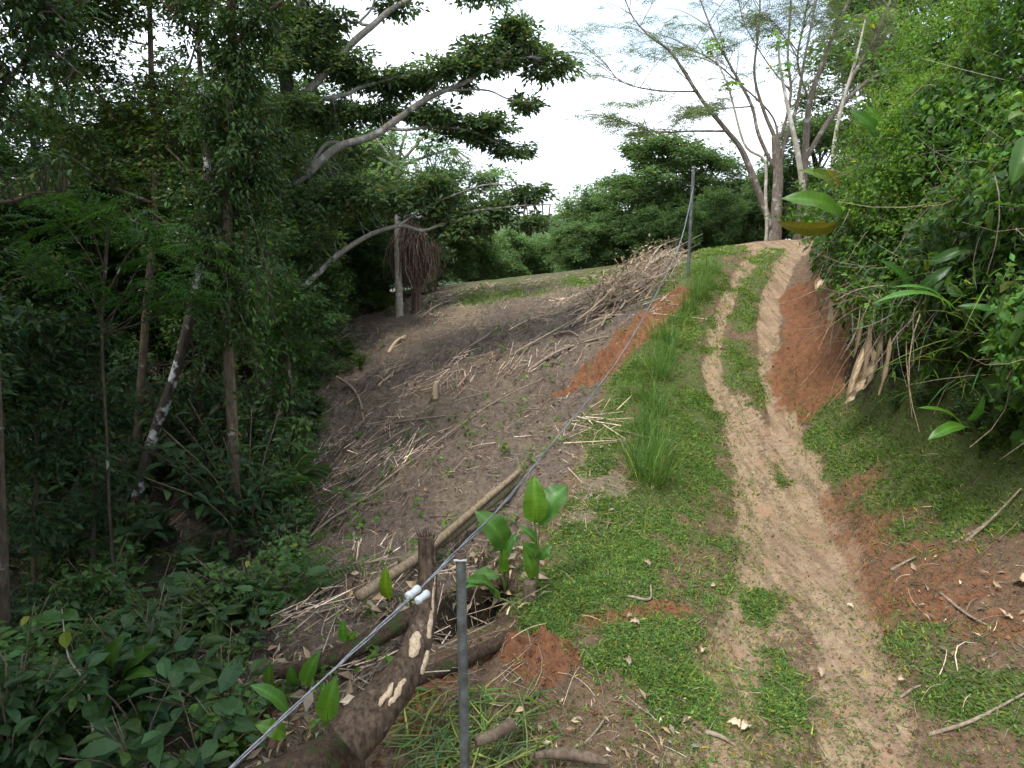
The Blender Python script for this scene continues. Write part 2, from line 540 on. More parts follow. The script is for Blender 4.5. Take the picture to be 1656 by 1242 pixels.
for (x, y, z) in [(-60, -10, -2), (-30, -8, -1.4), (-12, -6, -.9), (0, -8, .1), (0, -1, 0.05), (3, 0, .1), (12, -8, .8), (40, -8, 3), (-10, 2, -.8), (-5, 1, -.6), (4.2, 2, .1), (8, 3, .9),
                  (-25, 12, -1.2), (-50, 20, 0), (-30, 30, .4), (-14, 30, .2), (-6, 30, .3), (2, 30, .9), (8, 27, 2.2), (20, 30, 3.2), (14, 18, 2.4), (18, 10, 2.0), (40, 25, 5),
                  (-60, 60, 4), (-20, 60, -3), (0, 60, -4), (20, 60, 0), (60, 60, 4), (0, 110, -6), (-80, 110, 2), (80, 110, 2), (2, 40, -1.2), (-5, 42, -1.6), (10, 42, 1.2)]:
    ANCH.append((x, y, z))
CP = np.vstack([CP, np.array(ANCH, float)])


def _U(r2):
    return np.where(r2 > 0, .5 * r2 * np.log(np.maximum(r2, 1e-12)), 0)


def tps_fit(P, lam=.004):
    n = len(P)
    d2 = ((P[:, None, :2] - P[None, :, :2]) ** 2).sum(-1)
    A = np.zeros((n + 3, n + 3)); A[:n, :n] = _U(d2) + lam * np.eye(n)
    A[:n, n] = 1; A[:n, n + 1:] = P[:, :2]; A[n:, :n] = A[:n, n:].T
    return np.linalg.solve(A, np.concatenate([P[:, 2], np.zeros(3)]))


TW = tps_fit(CP)


def tps(x, y):
    sh = np.shape(x); x = np.ravel(x); y = np.ravel(y); out = np.empty(len(x))
    for s in range(0, len(x), 20000):
        xx, yy = x[s:s + 20000], y[s:s + 20000]
        r2 = (xx[:, None] - CP[None, :, 0]) ** 2 + (yy[:, None] - CP[None, :, 1]) ** 2
        out[s:s + 20000] = _U(r2) @ TW[:-3] + TW[-3] + TW[-2] * xx + TW[-1] * yy
    return out.reshape(sh)


# foot of the overgrown bank on the right, near to far
BANK_PX = [(1760, 880, 7.2), (1656, 800, 8.6), (1560, 740, 10.2), (1470, 680, 11.9), (1395, 640, 13.7), (1352, 540, 16.4), (1318, 460, 20), (1312, 412, 25.5), (1330, 395, 31)]
_b = np.array(BANK_PX, float)
BANK = at(_b[:, 0], _b[:, 1], _b[:, 2])
BANK2 = np.vstack([[BANK[0, 0] + 1.2, -9, 0], [BANK[0, 0] + .4, 1.5, 0], BANK])


def polydist(x, y, pl, w=None):
    """distance to polyline, (scaled by width w), signed side (+ right), parameter"""
    best = np.full(np.shape(x), 1e9); side = np.zeros(np.shape(x)); par = np.zeros(np.shape(x))
    for i in range(len(pl) - 1):
        a, b = pl[i, :2], pl[i + 1, :2]; d = b - a; L2 = d @ d + 1e-12
        t = np.clip(((x - a[0]) * d[0] + (y - a[1]) * d[1]) / L2, 0, 1)
        qx = x - a[0] - t * d[0]; qy = y - a[1] - t * d[1]
        r = np.hypot(qx, qy)
        if w is not None:
            r = r / (w[i] * (1 - t) + w[i + 1] * t)
        m = r < best
        best = np.where(m, r, best); side = np.where(m, np.sign(d[1] * qx - d[0] * qy), side); par = np.where(m, i + t, par)
    return best, side, par


def bank_rise(x, y):
    d, s, p = polydist(x, y, BANK2)
    q = np.where(s > 0, d, 0)
    return 2.1 * (1 - np.exp(-q / .7)) + .12 * np.minimum(q, 12)


def hz0(x, y):
    return tps(x, y) + bank_rise(x, y)


def gp(u, v, hz=None):
    """where the line of sight through a picture point meets the ground"""
    hz = hz or hz0
    r = ray(float(u), float(v))
    t = np.geomspace(1.5, 70, 260)
    P = r[None] * t[:, None]; P[:, 2] += CZ
    below = P[:, 2] < hz(P[:, 0], P[:, 1])
    i = int(np.argmax(below)) if below.any() else len(t) - 1
    if i == 0:
        return P[0]
    a, b = t[i - 1], t[i]
    for _ in range(14):
        m = .5 * (a + b); q = r * m + np.array([0, 0, CZ])
        if q[2] < float(hz(np.array([q[0]]), np.array([q[1]]))[0]): b = m
        else: a = m
    q = r * b + np.array([0, 0, CZ])
    return q


def stroke(pts):
    P = np.array([gp(p[0], p[1]) for p in pts]); w = np.array([p[2] for p in pts], float)
    return P, w


def axis(lo, f0, f1, hi, nf, g):
    mid = np.linspace(f0, f1, nf); s = mid[1] - mid[0]
    L = []; x = f0; d = s
    while x > lo: d *= g; x -= d; L.append(x)
    R = []; x = f1; d = s
    while x < hi: d *= g; x += d; R.append(x)
    return np.concatenate([np.array(L[::-1]), mid, np.array(R)])


XS = axis(-160, -4.2, 4.6, 160, 300, 1.07)
_y1 = np.geomspace(2.9, 34, 540)
YS = np.concatenate([[-12, -9, -6, -4, -2, -1, 0, .7, 1.3, 1.8, 2.2, 2.5, 2.7], _y1, np.geomspace(35, 220, 40)])
GX, GY = np.meshgrid(XS, YS, indexing='ij')
Z0 = hz0(GX, GY)


def mask(strokes, soft=.45, nz=.5, k=0, sc=3.0):
    out = np.zeros_like(GX)
    n = (fbm(GX * sc, GY * sc, 4, k) - .5) * 2 * nz
    for st in strokes:
        P, w = stroke(st)
        r, _, _ = polydist(GX, GY, P, w)
        out = np.maximum(out, smooth(1 + soft, 1 - soft, r + n))
    return out


RUT_L = [(1245, 398, .28), (1205, 436, .17), (1178, 480, .15), (1154, 540, .15), (1152, 600, .16), (1168, 650, .17), (1200, 700, .2), (1210, 760, .18), (1212, 830, .16), (1222, 900, .2), (1228, 960, .2), (1190, 1050, .28), (1160, 1130, .3), (1150, 1240, .3)]
RUT_R = [(1295, 397, .3), (1266, 430, .22), (1247, 480, .2), (1243, 540, .19), (1248, 600, .17), (1262, 660, .17), (1280, 720, .2), (1298, 790, .28), (1320, 860, .32), (1345, 930, .3), (1365, 1000, .28), (1390, 1100, .3), (1400, 1240, .32)]
MID_D = [(1190, 650, .3), (1215, 710, .42), (1230, 780, .36), (1255, 860, .4), (1275, 930, .45), (1290, 1000, .42), (1300, 1080, .4), (1300, 1160, .4), (1280, 1240, .4)]
M_rl = mask([RUT_L], .5, .35, 0); M_rr = mask([RUT_R], .45, .3, 1)
M_pale = np.clip(np.maximum(M_rl * .9, M_rr), 0, 1)
M_pale = np.maximum(M_pale, mask([MID_D], .6, .5, 2) * .62)
M_pale = np.maximum(M_pale, .75 * mask([[(1225, 395, .8), (1290, 393, .9)], [(1196, 550, .3)], [(1110, 985, .16)]], .5, .5, 3))
far = smooth(9, 3.2, GY)       # the near end of the track is darker, browner soil
M_pale *= 1 - .38 * smooth(6.2, 4.2, GY)
M_red = mask([[(1292, 470, .3), (1305, 520, .42), (1312, 570, .5), (1318, 620, .45), (1325, 645, .3)]], .5, .6, 4)
M_red = np.maximum(M_red, .55 * mask([[(1395, 775, .25), (1430, 830, .35), (1475, 890, .45), (1520, 950, .45), (1590, 1010, .35)]], .5, .6, 5))
M_red = np.maximum(M_red, mask([[(845, 1045, .22), (880, 1072, .27)]], .35, .4, 0))
M_red = np.maximum(M_red, mask([[(1100, 472, .22), (1060, 510, .28), (1010, 560, .32), (960, 605, .3), (905, 640, .18)]], .35, .4, 1))
M_red = np.maximum(M_red, .8 * mask([[(1135, 398, .25), (1190, 392, .25)], [(690, 1110, .12), (760, 1060, .14), (810, 1040, .1)], [(1220, 708, .14)], [(1100, 985, .12), (960, 1000, .12)], [(650, 1150, .14), (700, 1165, .16)]], .5, .6, 2))
M_red *= np.clip(.55 + .9 * fbm(GX * 2.6, GY * 2.6, 3, 3), 0, 1)
GRASS_ST = [
    [(1165, 402, .5), (1130, 440, .55), (1112, 490, .5), (1092, 560, .55), (1090, 640, .62), (1100, 710, .5), (1095, 760, .38), (1085, 810, .35)],
    [(1050, 830, .4), (1010, 880, .62), (980, 950, .62), (1030, 1010, .5), (1060, 1080, .38), (1100, 1130, .25)], [(930, 900, .45), (890, 960, .3), (870, 1000, .2)],
    [(1250, 405, .3), (1232, 425, .34), (1216, 450, .34), (1205, 480, .3), (1195, 530, .24)], [(1195, 560, .2), (1188, 590, .3), (1180, 620, .24)], [(1225, 590, .16), (1232, 650, .18)],
    [(1265, 745, .15), (1268, 785, .12)], [(1225, 970, .16), (1225, 1005, .13)], [(1245, 1085, .26), (1275, 1140, .26), (1290, 1170, .12)],
    [(1300, 655, .25), (1345, 690, .4), (1400, 730, .45), (1470, 790, .45), (1540, 850, .35)], [(1440, 700, .4), (1540, 770, .4), (1620, 840, .3)],
    [(1430, 1020, .2), (1500, 1070, .3), (1570, 1120, .3), (1640, 1160, .25)], [(1275, 605, .12), (1280, 640, .15)], [(1300, 1225, .16)], [(1540, 1225, .2)],
    [(1100, 455, .2), (1060, 545, .25), (1010, 625, .25), (985, 690, .3), (960, 760, .2)]]
M_grass = mask(GRASS_ST, .85, 1.15, 3, 5.0)
M_grass = np.maximum(M_grass, .46 * mask([[(1150, 700, .2), (1158, 800, .3), (1152, 880, .32), (1140, 960, .3), (1120, 1060, .25)]], .8, 1.0, 1, 5.0))
M_grass *= .62 + .6 * smooth(.3, .62, fbm(GX * 2.8, GY * 2.8, 4, 5))
M_grass *= np.clip(1 - .8 * M_red, 0, 1)
M_grass *= 1 - .7 * np.maximum(M_rr, M_rl * .55)
M_grass = np.maximum(M_grass, .16 * mask([[(1190, 1040, .5), (1230, 1130, .8), (1260, 1240, .9)], [(1420, 1120, .4), (1450, 1240, .5)], [(1190, 560, .5), (1190, 640, .45)]], .5, .8, 2, 5.0))
dB, sB, pB = polydist(GX, GY, BANK2)
onbank = (sB > 0)
FENCE = np.array([gp(*p) for p in [(560, 1230), (800, 985), (905, 850), (960, 760), (985, 660), (1045, 550), (1098, 470), (1125, 412)]])
dF, sF, _ = polydist(GX, GY, np.vstack([[FENCE[0, 0] - .9, 1.5, 0], FENCE, [FENCE[-1, 0] + .3, 24, 0]]))
left = (sF < 0)
GULLY = np.array([gp(*p) for p in [(300, 1240), (440, 1010), (480, 880), (520, 740), (520, 600), (600, 530), (640, 500)]])
dG, sG, _ = polydist(GX, GY, np.vstack([[GULLY[0, 0] - .3, -4, 0], GULLY, [GULLY[-1, 0] - .3, 24, 0]]))
gully = (sG < 0)
M_lit = np.where(left, 1.0, 0.0) * smooth(0, .5, dF)
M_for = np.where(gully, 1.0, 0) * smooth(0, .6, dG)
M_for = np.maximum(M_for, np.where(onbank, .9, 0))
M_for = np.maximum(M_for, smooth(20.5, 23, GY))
M_dry = np.where(left & ~gully, 1.0, 0) * smooth(14, 17.5, GY + .6 * (GX + 2)) * (fbm(GX * .9, GY * .9, 3, 2) * .75)
M_dry = np.maximum(M_dry, .75 * mask([[(985, 740, .3), (970, 800, .3), (930, 860, .22)], [(1000, 700, .2)]], .5, .6, 1))
M_top = np.where(left & ~gully, 1.0, 0) * smooth(17.2, 18.6, GY) * smooth(-3.8, -1.0, GX) * 1.1   # green fringe on the brow
M_grass = np.maximum(M_grass, M_top * fbm(GX * 1.6, GY * 1.6, 3, 5))

# relief: ruts, clods, gouges, litter hummocks
Z = Z0 + 0
nz1 = fbm(GX * 2.0, GY * 2.0, 4, 1) - .5; nz2 = fbm(GX * 8.0, GY * 8.0, 4, 2) - .5; nz3 = fbm(GX * 22, GY * 22, 3, 3) - .5
nearm = smooth(26, 14, GY)
Z -= .045 * M_rr + .03 * M_rl
Z += nearm * (.10 * nz1 + .03 * nz2 + .014 * nz3)
Z += nearm * M_red * (.22 * nz2 + .09 * nz3)
Z += nearm * M_lit * (.20 * nz1 + .17 * nz2 + .06 * nz3)
Z += nearm * M_grass * (.02 + .03 * nz2)
pr, pw = stroke([(845, 1045, .2), (880, 1072, .26)])
r_, _, _ = polydist(GX, GY, pr, pw)
Z += .09 * smooth(1.3, .3, r_) * (1 + nz2)
HP, HW = stroke([(700, 1010, .22), (745, 985, .26), (790, 960, .2)])
hr, _, _ = polydist(GX, GY, HP, HW)
Z -= .42 * smooth(1.5, .4, hr)
M_for = np.maximum(M_for, smooth(1.5, .9, hr))  # dark floor colour painted into the pit to deepen its shade
M_lit = M_lit * (1 - smooth(1.5, .9, hr))
M_grass = M_grass * (1 - smooth(1.5, .9, hr))
# tread of a tractor tyre beside the right rut
TP, TWd = stroke([(1345, 800, .14), (1375, 860, .15), (1405, 920, .15), (1425, 980, .14)])
rt, st_, tp_ = polydist(GX, GY, TP, TWd)
seglen = np.concatenate([[0], np.cumsum(np.linalg.norm(np.diff(TP[:, :2], axis=0), axis=1))])
along = np.interp(tp_, np.arange(len(seglen)), seglen)
Z += smooth(1.15, .8, rt) * (-.02 + .022 * np.sign(np.sin(along * 2 * math.pi / .085 + st_ * rt * 1.5)))
M_red = np.maximum(M_red, .5 * smooth(1.3, .8, rt))


def gz(x, y):
    x = np.clip(x, XS[0], XS[-1] - 1e-6); y = np.clip(y, YS[0], YS[-1] - 1e-6)
    i = np.searchsorted(XS, x, 'right') - 1; j = np.searchsorted(YS, y, 'right') - 1
    i = np.clip(i, 0, len(XS) - 2); j = np.clip(j, 0, len(YS) - 2)
    fx = (x - XS[i]) / (XS[i + 1] - XS[i]); fy = (y - YS[j]) / (YS[j + 1] - YS[j])
    return (Z[i, j] * (1 - fx) + Z[i + 1, j] * fx) * (1 - fy) + (Z[i, j + 1] * (1 - fx) + Z[i + 1, j + 1] * fx) * fy


def glook(A, x, y):
    i = np.clip(np.searchsorted(XS, x) - 1, 0, len(XS) - 2); j = np.clip(np.searchsorted(YS, y) - 1, 0, len(YS) - 2)
    return A[i, j]


# split the one sheet into the pieces of ground it is made of
nx, ny = len(XS), len(YS)
TRK = np.array([gp(*p) for p in [(1275, 1240), (1275, 1100), (1265, 900), (1240, 770), (1210, 640), (1200, 560), (1212, 480), (1240, 425), (1270, 397)]])
TRK = np.vstack([[TRK[0, 0] - .2, -10, 0], TRK, [TRK[-1, 0] + .6, 20.5, 0]])
dT, _, _ = polydist(GX, GY, TRK)


def cellmean(A):
    return .25 * (A[:-1, :-1] + A[1:, :-1] + A[:-1, 1:] + A[1:, 1:])


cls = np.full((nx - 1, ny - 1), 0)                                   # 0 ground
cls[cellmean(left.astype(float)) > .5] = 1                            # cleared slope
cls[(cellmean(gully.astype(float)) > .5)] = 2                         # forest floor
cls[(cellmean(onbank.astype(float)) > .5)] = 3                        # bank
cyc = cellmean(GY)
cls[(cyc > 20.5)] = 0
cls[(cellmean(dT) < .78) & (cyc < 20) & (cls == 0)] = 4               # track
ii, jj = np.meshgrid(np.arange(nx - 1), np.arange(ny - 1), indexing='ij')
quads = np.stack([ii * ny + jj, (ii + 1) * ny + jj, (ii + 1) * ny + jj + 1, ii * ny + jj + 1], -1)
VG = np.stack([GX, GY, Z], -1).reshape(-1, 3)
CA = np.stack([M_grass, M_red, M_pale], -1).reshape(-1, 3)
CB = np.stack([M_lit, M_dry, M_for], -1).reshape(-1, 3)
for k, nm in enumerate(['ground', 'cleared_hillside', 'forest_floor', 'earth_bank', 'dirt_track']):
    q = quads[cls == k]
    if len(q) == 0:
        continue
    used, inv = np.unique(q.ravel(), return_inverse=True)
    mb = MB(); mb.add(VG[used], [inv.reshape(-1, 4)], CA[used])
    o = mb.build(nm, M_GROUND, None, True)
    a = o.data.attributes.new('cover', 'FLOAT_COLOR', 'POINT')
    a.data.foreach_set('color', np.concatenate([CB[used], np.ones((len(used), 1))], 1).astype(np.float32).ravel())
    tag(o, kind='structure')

# far hill closing the gap over the brow
hx = np.linspace(-90, 110, 160); hy = np.linspace(85, 190, 50)
HX, HY = np.meshgrid(hx, hy, indexing='ij')
HZ = -8 + 14 * np.exp(-((HX - 2) / 60) ** 2) * smooth(85, 150, HY) + 5 * (fbm(HX * .05, HY * .05, 4, 1) - .5) + 2.2 * fbm(HX * .35, HY * .35, 3, 2)
i, j = np.meshgrid(np.arange(159), np.arange(49), indexing='ij')
mb = MB(); mb.add(np.stack([HX, HY, HZ], -1).reshape(-1, 3), [np.stack([i * 50 + j, (i + 1) * 50 + j, (i + 1) * 50 + j + 1, i * 50 + j + 1], -1).reshape(-1, 4)])
tag(mb.build('hill', M_HILL, None, False), kind='structure')


def scatter(weight, n, ymax=24.0, ymin=2.6, power=1.0):
    """random ground points, weight per grid cell"""
    w = cellmean(weight) * np.diff(XS)[:, None] * np.diff(YS)[None]
    dist = np.hypot(cellmean(GX), cellmean(GY))
    w = w / np.maximum(dist, 3) ** power
    w[(cyc > ymax) | (cyc < ymin)] = 0
    w = w.ravel(); c = np.cumsum(w); k = np.searchsorted(c, rng.random(n) * c[-1])
    a, b = np.unravel_index(k, (nx - 1, ny - 1))
    x = XS[a] + rng.random(n) * (XS[a + 1] - XS[a]); y = YS[b] + rng.random(n) * (YS[b + 1] - YS[b])
    return np.stack([x, y, gz(x, y)], -1)


def on_ground(u, v):
    return gp(u, v, gz)
# ------------------------------------------------------------------ ground cover (stuff)
def rdir(n):
    return unit(rng.normal(0, 1, (n, 3)))


def up_dirs(n, spread):
    d = rng.normal(0, spread, (n, 3)); d[:, 2] = 1
    return unit(d)


UP = np.array([0, 0, 1.])

# short turf on the verge, the middle strip and the right side
n = 52000
P = scatter(np.clip(M_grass, 0, 1) ** 1.6 * (.12 + 1.2 * smooth(.35, .65, fbm(GX * 2.2, GY * 2.2, 4, 4))), n, 20, 2.6, 1.5)
dist = np.hypot(P[:, 0], P[:, 1])
mb = MB()
tt = tints(n, .3, .12, .06) * (0.75 + .5 * fbm(P[:, 0] * 1.3, P[:, 1] * 1.3, 3, 2))[:, None]
add_blades(mb, P, up_dirs(n, .55), rng.uniform(.025, .06, n) * (1 + .035 * dist), .006 + .0009 * dist, rng.uniform(.2, .9, n), 2, tt)
ne = 9000     # stragglers thinning out past the turf edge
P = scatter(np.clip(M_grass, 0, 1) ** .35 * (1 - np.clip(M_grass, 0, 1)) * (1 - .6 * M_rr), ne, 16, 2.6, 1.5)
dist = np.hypot(P[:, 0], P[:, 1])
add_blades(mb, P, up_dirs(ne, .7), rng.uniform(.02, .05, ne) * (1 + .035 * dist), .005 + .0009 * dist, rng.uniform(.2, .9, ne), 2, tints(ne, .3, .14, .2))
n2 = 16000
P = scatter(np.clip(M_grass, 0, 1) ** 2, n2, 12, 2.6, 2.0)
add_leaves(mb, P + UP * rng.uniform(.005, .03, (n2, 1)), rdir(n2) * np.array([1, 1, .35]), up_dirs(n2, .5), rng.uniform(.018, .04, n2), .55, T2, tints(n2, .3, .1, .03))
n3 = 5000    # thin seedlings straying over the bare track and soil
P = scatter(np.clip(M_pale + .6 * M_red, 0, 1) * (1 - M_grass) * (fbm(GX * 1.5, GY * 1.5, 3, 1) > .5), n3, 12, 2.6, 1.8)
add_blades(mb, P, up_dirs(n3, .7), rng.uniform(.02, .045, n3), .006, rng.uniform(.2, .9, n3), 2, tints(n3, .3, .12, .1))
tag(mb.build('turf', L_TURF), 'short green turf on the verge and between the wheel ruts', 'grass', kind='stuff')

SL0 = np.clip(M_lit, 0, 1) * (1 - .75 * np.clip(M_red, 0, 1))
# straw and cut dry grass on the verge edge and on the brow
n = 26000
P = scatter(np.clip(M_dry, 0, 1) + .05 * np.clip(M_grass, 0, 1) + .28 * SL0 * (.15 + fbm(GX * 1.4, GY * 1.4, 3, 1)), n, 21, 2.6, 1.2)
mb = MB()
d = rdir(n) * np.array([1, 1, .25]); d[:, 2] = np.abs(d[:, 2])
add_blades(mb, P + UP * .01, d, rng.uniform(.06, .22, n), rng.uniform(.004, .009, n), rng.uniform(.1, .5, n), 2, tints(n, .3, .08))
tag(mb.build('dry_straw', L_STRAW), 'cut pale straw lying on the slope edge and brow', 'straw', kind='stuff')

# dead brush, twigs and leaf litter on the cleared slope
SL = np.clip(M_lit, 0, 1) * (1 - .75 * np.clip(M_red, 0, 1))
mb = MB()
n = 10000
P = scatter(SL * (.25 + fbm(GX * 1.2, GY * 1.2, 3, 0)), n, 21, 2.6, 1.2)
az = np.where(rng.random(n) < .5, rng.uniform(-3.2, 3.2, n), rng.normal(.6, .7, n))
L = rng.gamma(1.6, .10, n) + .04
d = np.stack([np.cos(az), np.sin(az), rng.normal(.05, .25, n)], -1) * L[:, None]
P1 = P + d; P1[:, 2] = gz(P1[:, 0], P1[:, 1]) + np.abs(rng.normal(0, .05, n)) + .01
P0 = P + UP * np.abs(rng.normal(0, .03, n))[:, None]
add_sticks(mb, P0, P1, rng.uniform(.002, .006, n), rng.uniform(.0012, .003, n), .07, 3, 1, tints(n, .45, .05) * np.where(rng.random(n) < .22, 2.6, 1.0)[:, None])
nc = 700; kc = 38         # mats of brushwood left where it was cut
Cc = scatter(SL * (fbm(GX * .8, GY * .8, 3, 2) > .42), nc, 20, 4, .8); n = nc * kc
sig = np.repeat(rng.uniform(.10, .34, nc), kc)[:, None]
P = np.repeat(Cc, kc, 0) + rng.normal(0, 1, (n, 3)) * sig * np.array([1, 1, 0]); az = np.repeat(rng.normal(.6, .9, nc), kc) + rng.normal(0, .55, n)
L = rng.gamma(2.2, .10, n) + .06
P1 = P + np.stack([np.cos(az), np.sin(az), 0 * az], -1) * L[:, None]
pile = np.repeat(rng.uniform(.03, .20, nc), kc)
P[:, 2] = gz(P[:, 0], P[:, 1]) + rng.random(n) * pile; P1[:, 2] = gz(P1[:, 0], P1[:, 1]) + rng.random(n) * pile + .01
tc_ = np.repeat(np.exp(rng.normal(.35, .16, (nc, 1))), kc, 0)
add_sticks(mb, P, P1, rng.uniform(.003, .009, n), rng.uniform(.002, .005, n), .09, 3, 1, tints(n, .55, .05) * tc_)
n = 650                   # thicker pale sticks
P = scatter(SL * (.3 + fbm(GX * 1.3, GY * 1.3, 3, 5)), n, 20, 4, .7); az = np.where(rng.random(n) < .4, rng.uniform(-3.2, 3.2, n), rng.normal(.7, .5, n)); L = rng.gamma(2.5, .16, n) + .15
P1 = P + np.stack([np.cos(az), np.sin(az), 0 * az], -1) * L[:, None]; P1[:, 2] = gz(P1[:, 0], P1[:, 1]) + rng.uniform(.01, .10, n); P = P + UP * rng.uniform(.01, .06, (n, 1))
add_sticks(mb, P, P1, rng.uniform(.005, .012, n), rng.uniform(.003, .006, n), .07, 4, 3, tints(n, .35, .05) * rng.uniform(.8, 1.9, (n, 1)))
tag(mb.build('dead_twigs', W_DARKST), 'tangle of dead brown twigs covering the cleared slope', 'brushwood', kind='stuff')
mb = MB()
n = 16000
P = scatter(SL * (.2 + (fbm(GX * 1.7, GY * 1.7, 3, 3) > .48)), n, 20, 2.6, 1.3)
add_leaves(mb, P + UP * rng.uniform(.005, .05, (n, 1)), rdir(n) * np.array([1, 1, .5]), up_dirs(n, .9), rng.uniform(.03, .085, n), rng.uniform(.35, .6, n), T2, tints(n, .4, .06))
nb = 2600
P = scatter((1 - M_grass) * np.where(left | onbank, 0.0, 1.0) * smooth(1.0, .2, M_for), nb, 16, 2.6, 1.6)
add_leaves(mb, P + UP * .012, rdir(nb) * np.array([1, 1, .25]), up_dirs(nb, .5), rng.uniform(.012, .04, nb), rng.uniform(.3, .6, nb), T2, tints(nb, .4, .06))
tag(mb.build('leaf_litter', L_DRYB), 'dead brown leaves strewn over the cleared slope', 'leaf litter', kind='stuff')
# green seedlings resprouting on the slope
mb = MB()
n = 3000
P = scatter(SL * (.4 + (fbm(GX * 1.1, GY * 1.1, 3, 5) > .5)) * (.3 + smooth(13, 6, GY)), n, 20, 2.6, 1.0)
k = 7
C = np.repeat(P, k, 0) + rng.normal(0, .035, (n * k, 3)) * np.array([1, 1, .3]) + UP * rng.uniform(.03, .13, (n * k, 1))
dd = rdir(n * k) * np.array([1, 1, .4])
add_leaves(mb, C, dd, up_dirs(n * k, .5), rng.uniform(.035, .09, n * k), rng.uniform(.4, .65, n * k), T4, tints(n * k, .25, .1) * 1.15)
Pb = scatter(SL * (.15 + smooth(14, 7, GY)), 420, 19, 3, .8); kb = 9; nb_ = 420 * kb      # taller resprouts
Cb = np.repeat(Pb, kb, 0) + rng.normal(0, .05, (nb_, 3)) * np.array([1, 1, .3]) + UP * rng.uniform(.04, .24, (nb_, 1))
add_leaves(mb, Cb, rdir(nb_) * np.array([1, 1, .4]), up_dirs(nb_, .5), rng.uniform(.06, .13, nb_), rng.uniform(.35, .6, nb_), T4, tints(nb_, .25, .1))
add_sticks(mb, np.repeat(P, 2, 0), np.repeat(P, 2, 0) + rng.normal(0, .04, (2 * n, 3)) * np.array([1, 1, 0]) + UP * .1, .002, .001, .1, 3, 1, tints(2 * n, .1, .1))
tag(mb.build('seedlings', L_LIGHT), 'green seedlings resprouting on the cleared slope', 'seedlings', kind='stuff')
# clods and crumbs of soil
n = 5200
P = scatter(np.clip(M_red + .3 * (1 - M_grass) * np.where(left | onbank, .25, 1), 0, 1) * (1 - .85 * np.clip(M_pale, 0, 1)), n, 15, 2.6, 1.9)
ico = np.array([(0, 0, 1), (.9, 0, .2), (.2, .9, .3), (-.8, .3, .25), (-.3, -.9, .2), (.6, -.6, .3), (0, 0, -.6)])
icf = np.array([(0, 1, 2), (0, 2, 3), (0, 3, 4), (0, 4, 5), (0, 5, 1), (6, 2, 1), (6, 3, 2), (6, 4, 3), (6, 5, 4), (6, 1, 5)])
sz = np.minimum(rng.gamma(1.4, .005, n) + .002, .022)
V = P[:, None] + ico[None] * sz[:, None, None] * rng.uniform(.55, 1.35, (n, 7, 3)) + UP * (sz * .3)[:, None, None]
mb = MB(); mb.add(V.reshape(-1, 3), [(icf[None] + (np.arange(n) * 7)[:, None, None]).reshape(-1, 3)], np.repeat(tints(n, .3, .05), 7, 0))
tag(mb.build('soil_clods', M_CLOD), 'crumbs and clods of reddish soil beside the track', 'soil', kind='stuff')

# ------------------------------------------------------------------ trees: builder
def fill_pad(c, R, ncl, kl, L, W, mbL, tmpl=T4, droop=.25, flat=.6, nsub=9, yel=.02, bright=1.0, gvar=.25, hue=.1, sub_r=.42, spread=.11):
    """one foliage pad: sub-lobes, clusters of leaves; returns lobe centres and some cluster centres"""
    c = np.asarray(c, float); R = np.asarray(R, float)
    sub = rdir(nsub) * (rng.random((nsub, 1)) ** .45) * .78
    wt = rng.uniform(.5, 1.5, nsub); wt /= wt.sum()
    which = rng.choice(nsub, ncl, p=wt)
    cl = sub[which] + rdir(ncl) * (rng.random((ncl, 1)) ** .5) * sub_r
    C = c + cl * R
    n = ncl * kl
    out = unit(np.repeat(cl - .35 * sub[which], kl, 0) * np.array([1, 1, .5]) + rng.normal(0, .55, (n, 3)))
    out[:, 2] = out[:, 2] * (1 - flat) - droop * rng.random(n)
    P = np.repeat(C, kl, 0) + out * rng.uniform(.0, spread, (n, 1)) + rng.normal(0, .03, (n, 3))
    N = up_dirs(n, .55)
    sb = np.exp(rng.normal(0, .14, nsub))[np.repeat(which, kl)][:, None]
    add_leaves(mbL, P, out, N, rng.uniform(.7, 1.25, n) * L, rng.uniform(.85, 1.15, n) * W, tmpl, tints(n, gvar, hue, yel) * bright * sb)
    return c + sub * R, C


def nearest(limbs, p):
    b = None
    for l in limbs:
        d = ((l - p) ** 2).sum(1); i = int(d.argmin())
        if b is None or d[i] < b[0]:
            b = (d[i], l[i])
    return b[1]


def make_tree(name, label, limbs, pads, lmat, bmat, L=.09, W=.42, dens=1.0, kl=9, tmpl=T4, cat='tree', group=None, twig=.012, flat=.6, droop=.25, yel=.02, bright=1.0, rough=.12, hue=.1, spread=.11, nsub=9, extra=None, gvar=.25, bole=None):
    """limbs: list of ([points], [radii]); pads: list of (centre, radii, density)"""
    base = np.array(limbs[0][0][0], float)
    o = thing(name, base, label, cat, group)
    wb = MB(); curves = []
    for i, (p, r) in enumerate(limbs):
        curves.append(add_tube(wb, p, r, 9 if i else 12, max(6, 5 * len(p)), rough, 1.5, True, bole if i == 0 else None, i))
    lb = MB()
    for (c, R, dn) in pads:
        vol = (R[0] * R[1] * R[2]) ** (2 / 3)
        ncl = max(8, int(dn * dens * vol * 260))
        lob, cl = fill_pad(c, R, ncl, kl, L, W, lb, tmpl, droop, flat, nsub, yel, bright, gvar, hue, .42, spread)
        q = np.array([nearest(curves, l_) for l_ in lob])
        add_sticks(wb, q, lob, twig * .8, twig * .35, .12, 4, 4, np.full((len(lob), 3), .7))
        sel = cl[rng.random(len(cl)) < .3]
        if len(sel):
            di = ((sel[:, None] - lob[None]) ** 2).sum(-1).argmin(1)
            add_sticks(wb, lob[di], sel, twig * .35, twig * .12, .1, 3, 2, np.ones((len(sel), 3)))
    if extra:
        extra(lb, wb, curves)
    wb.build('trunk', bmat, o, True, base)
    if lb.n:
        lb.build('crown', lmat, o, False, base)
    return o


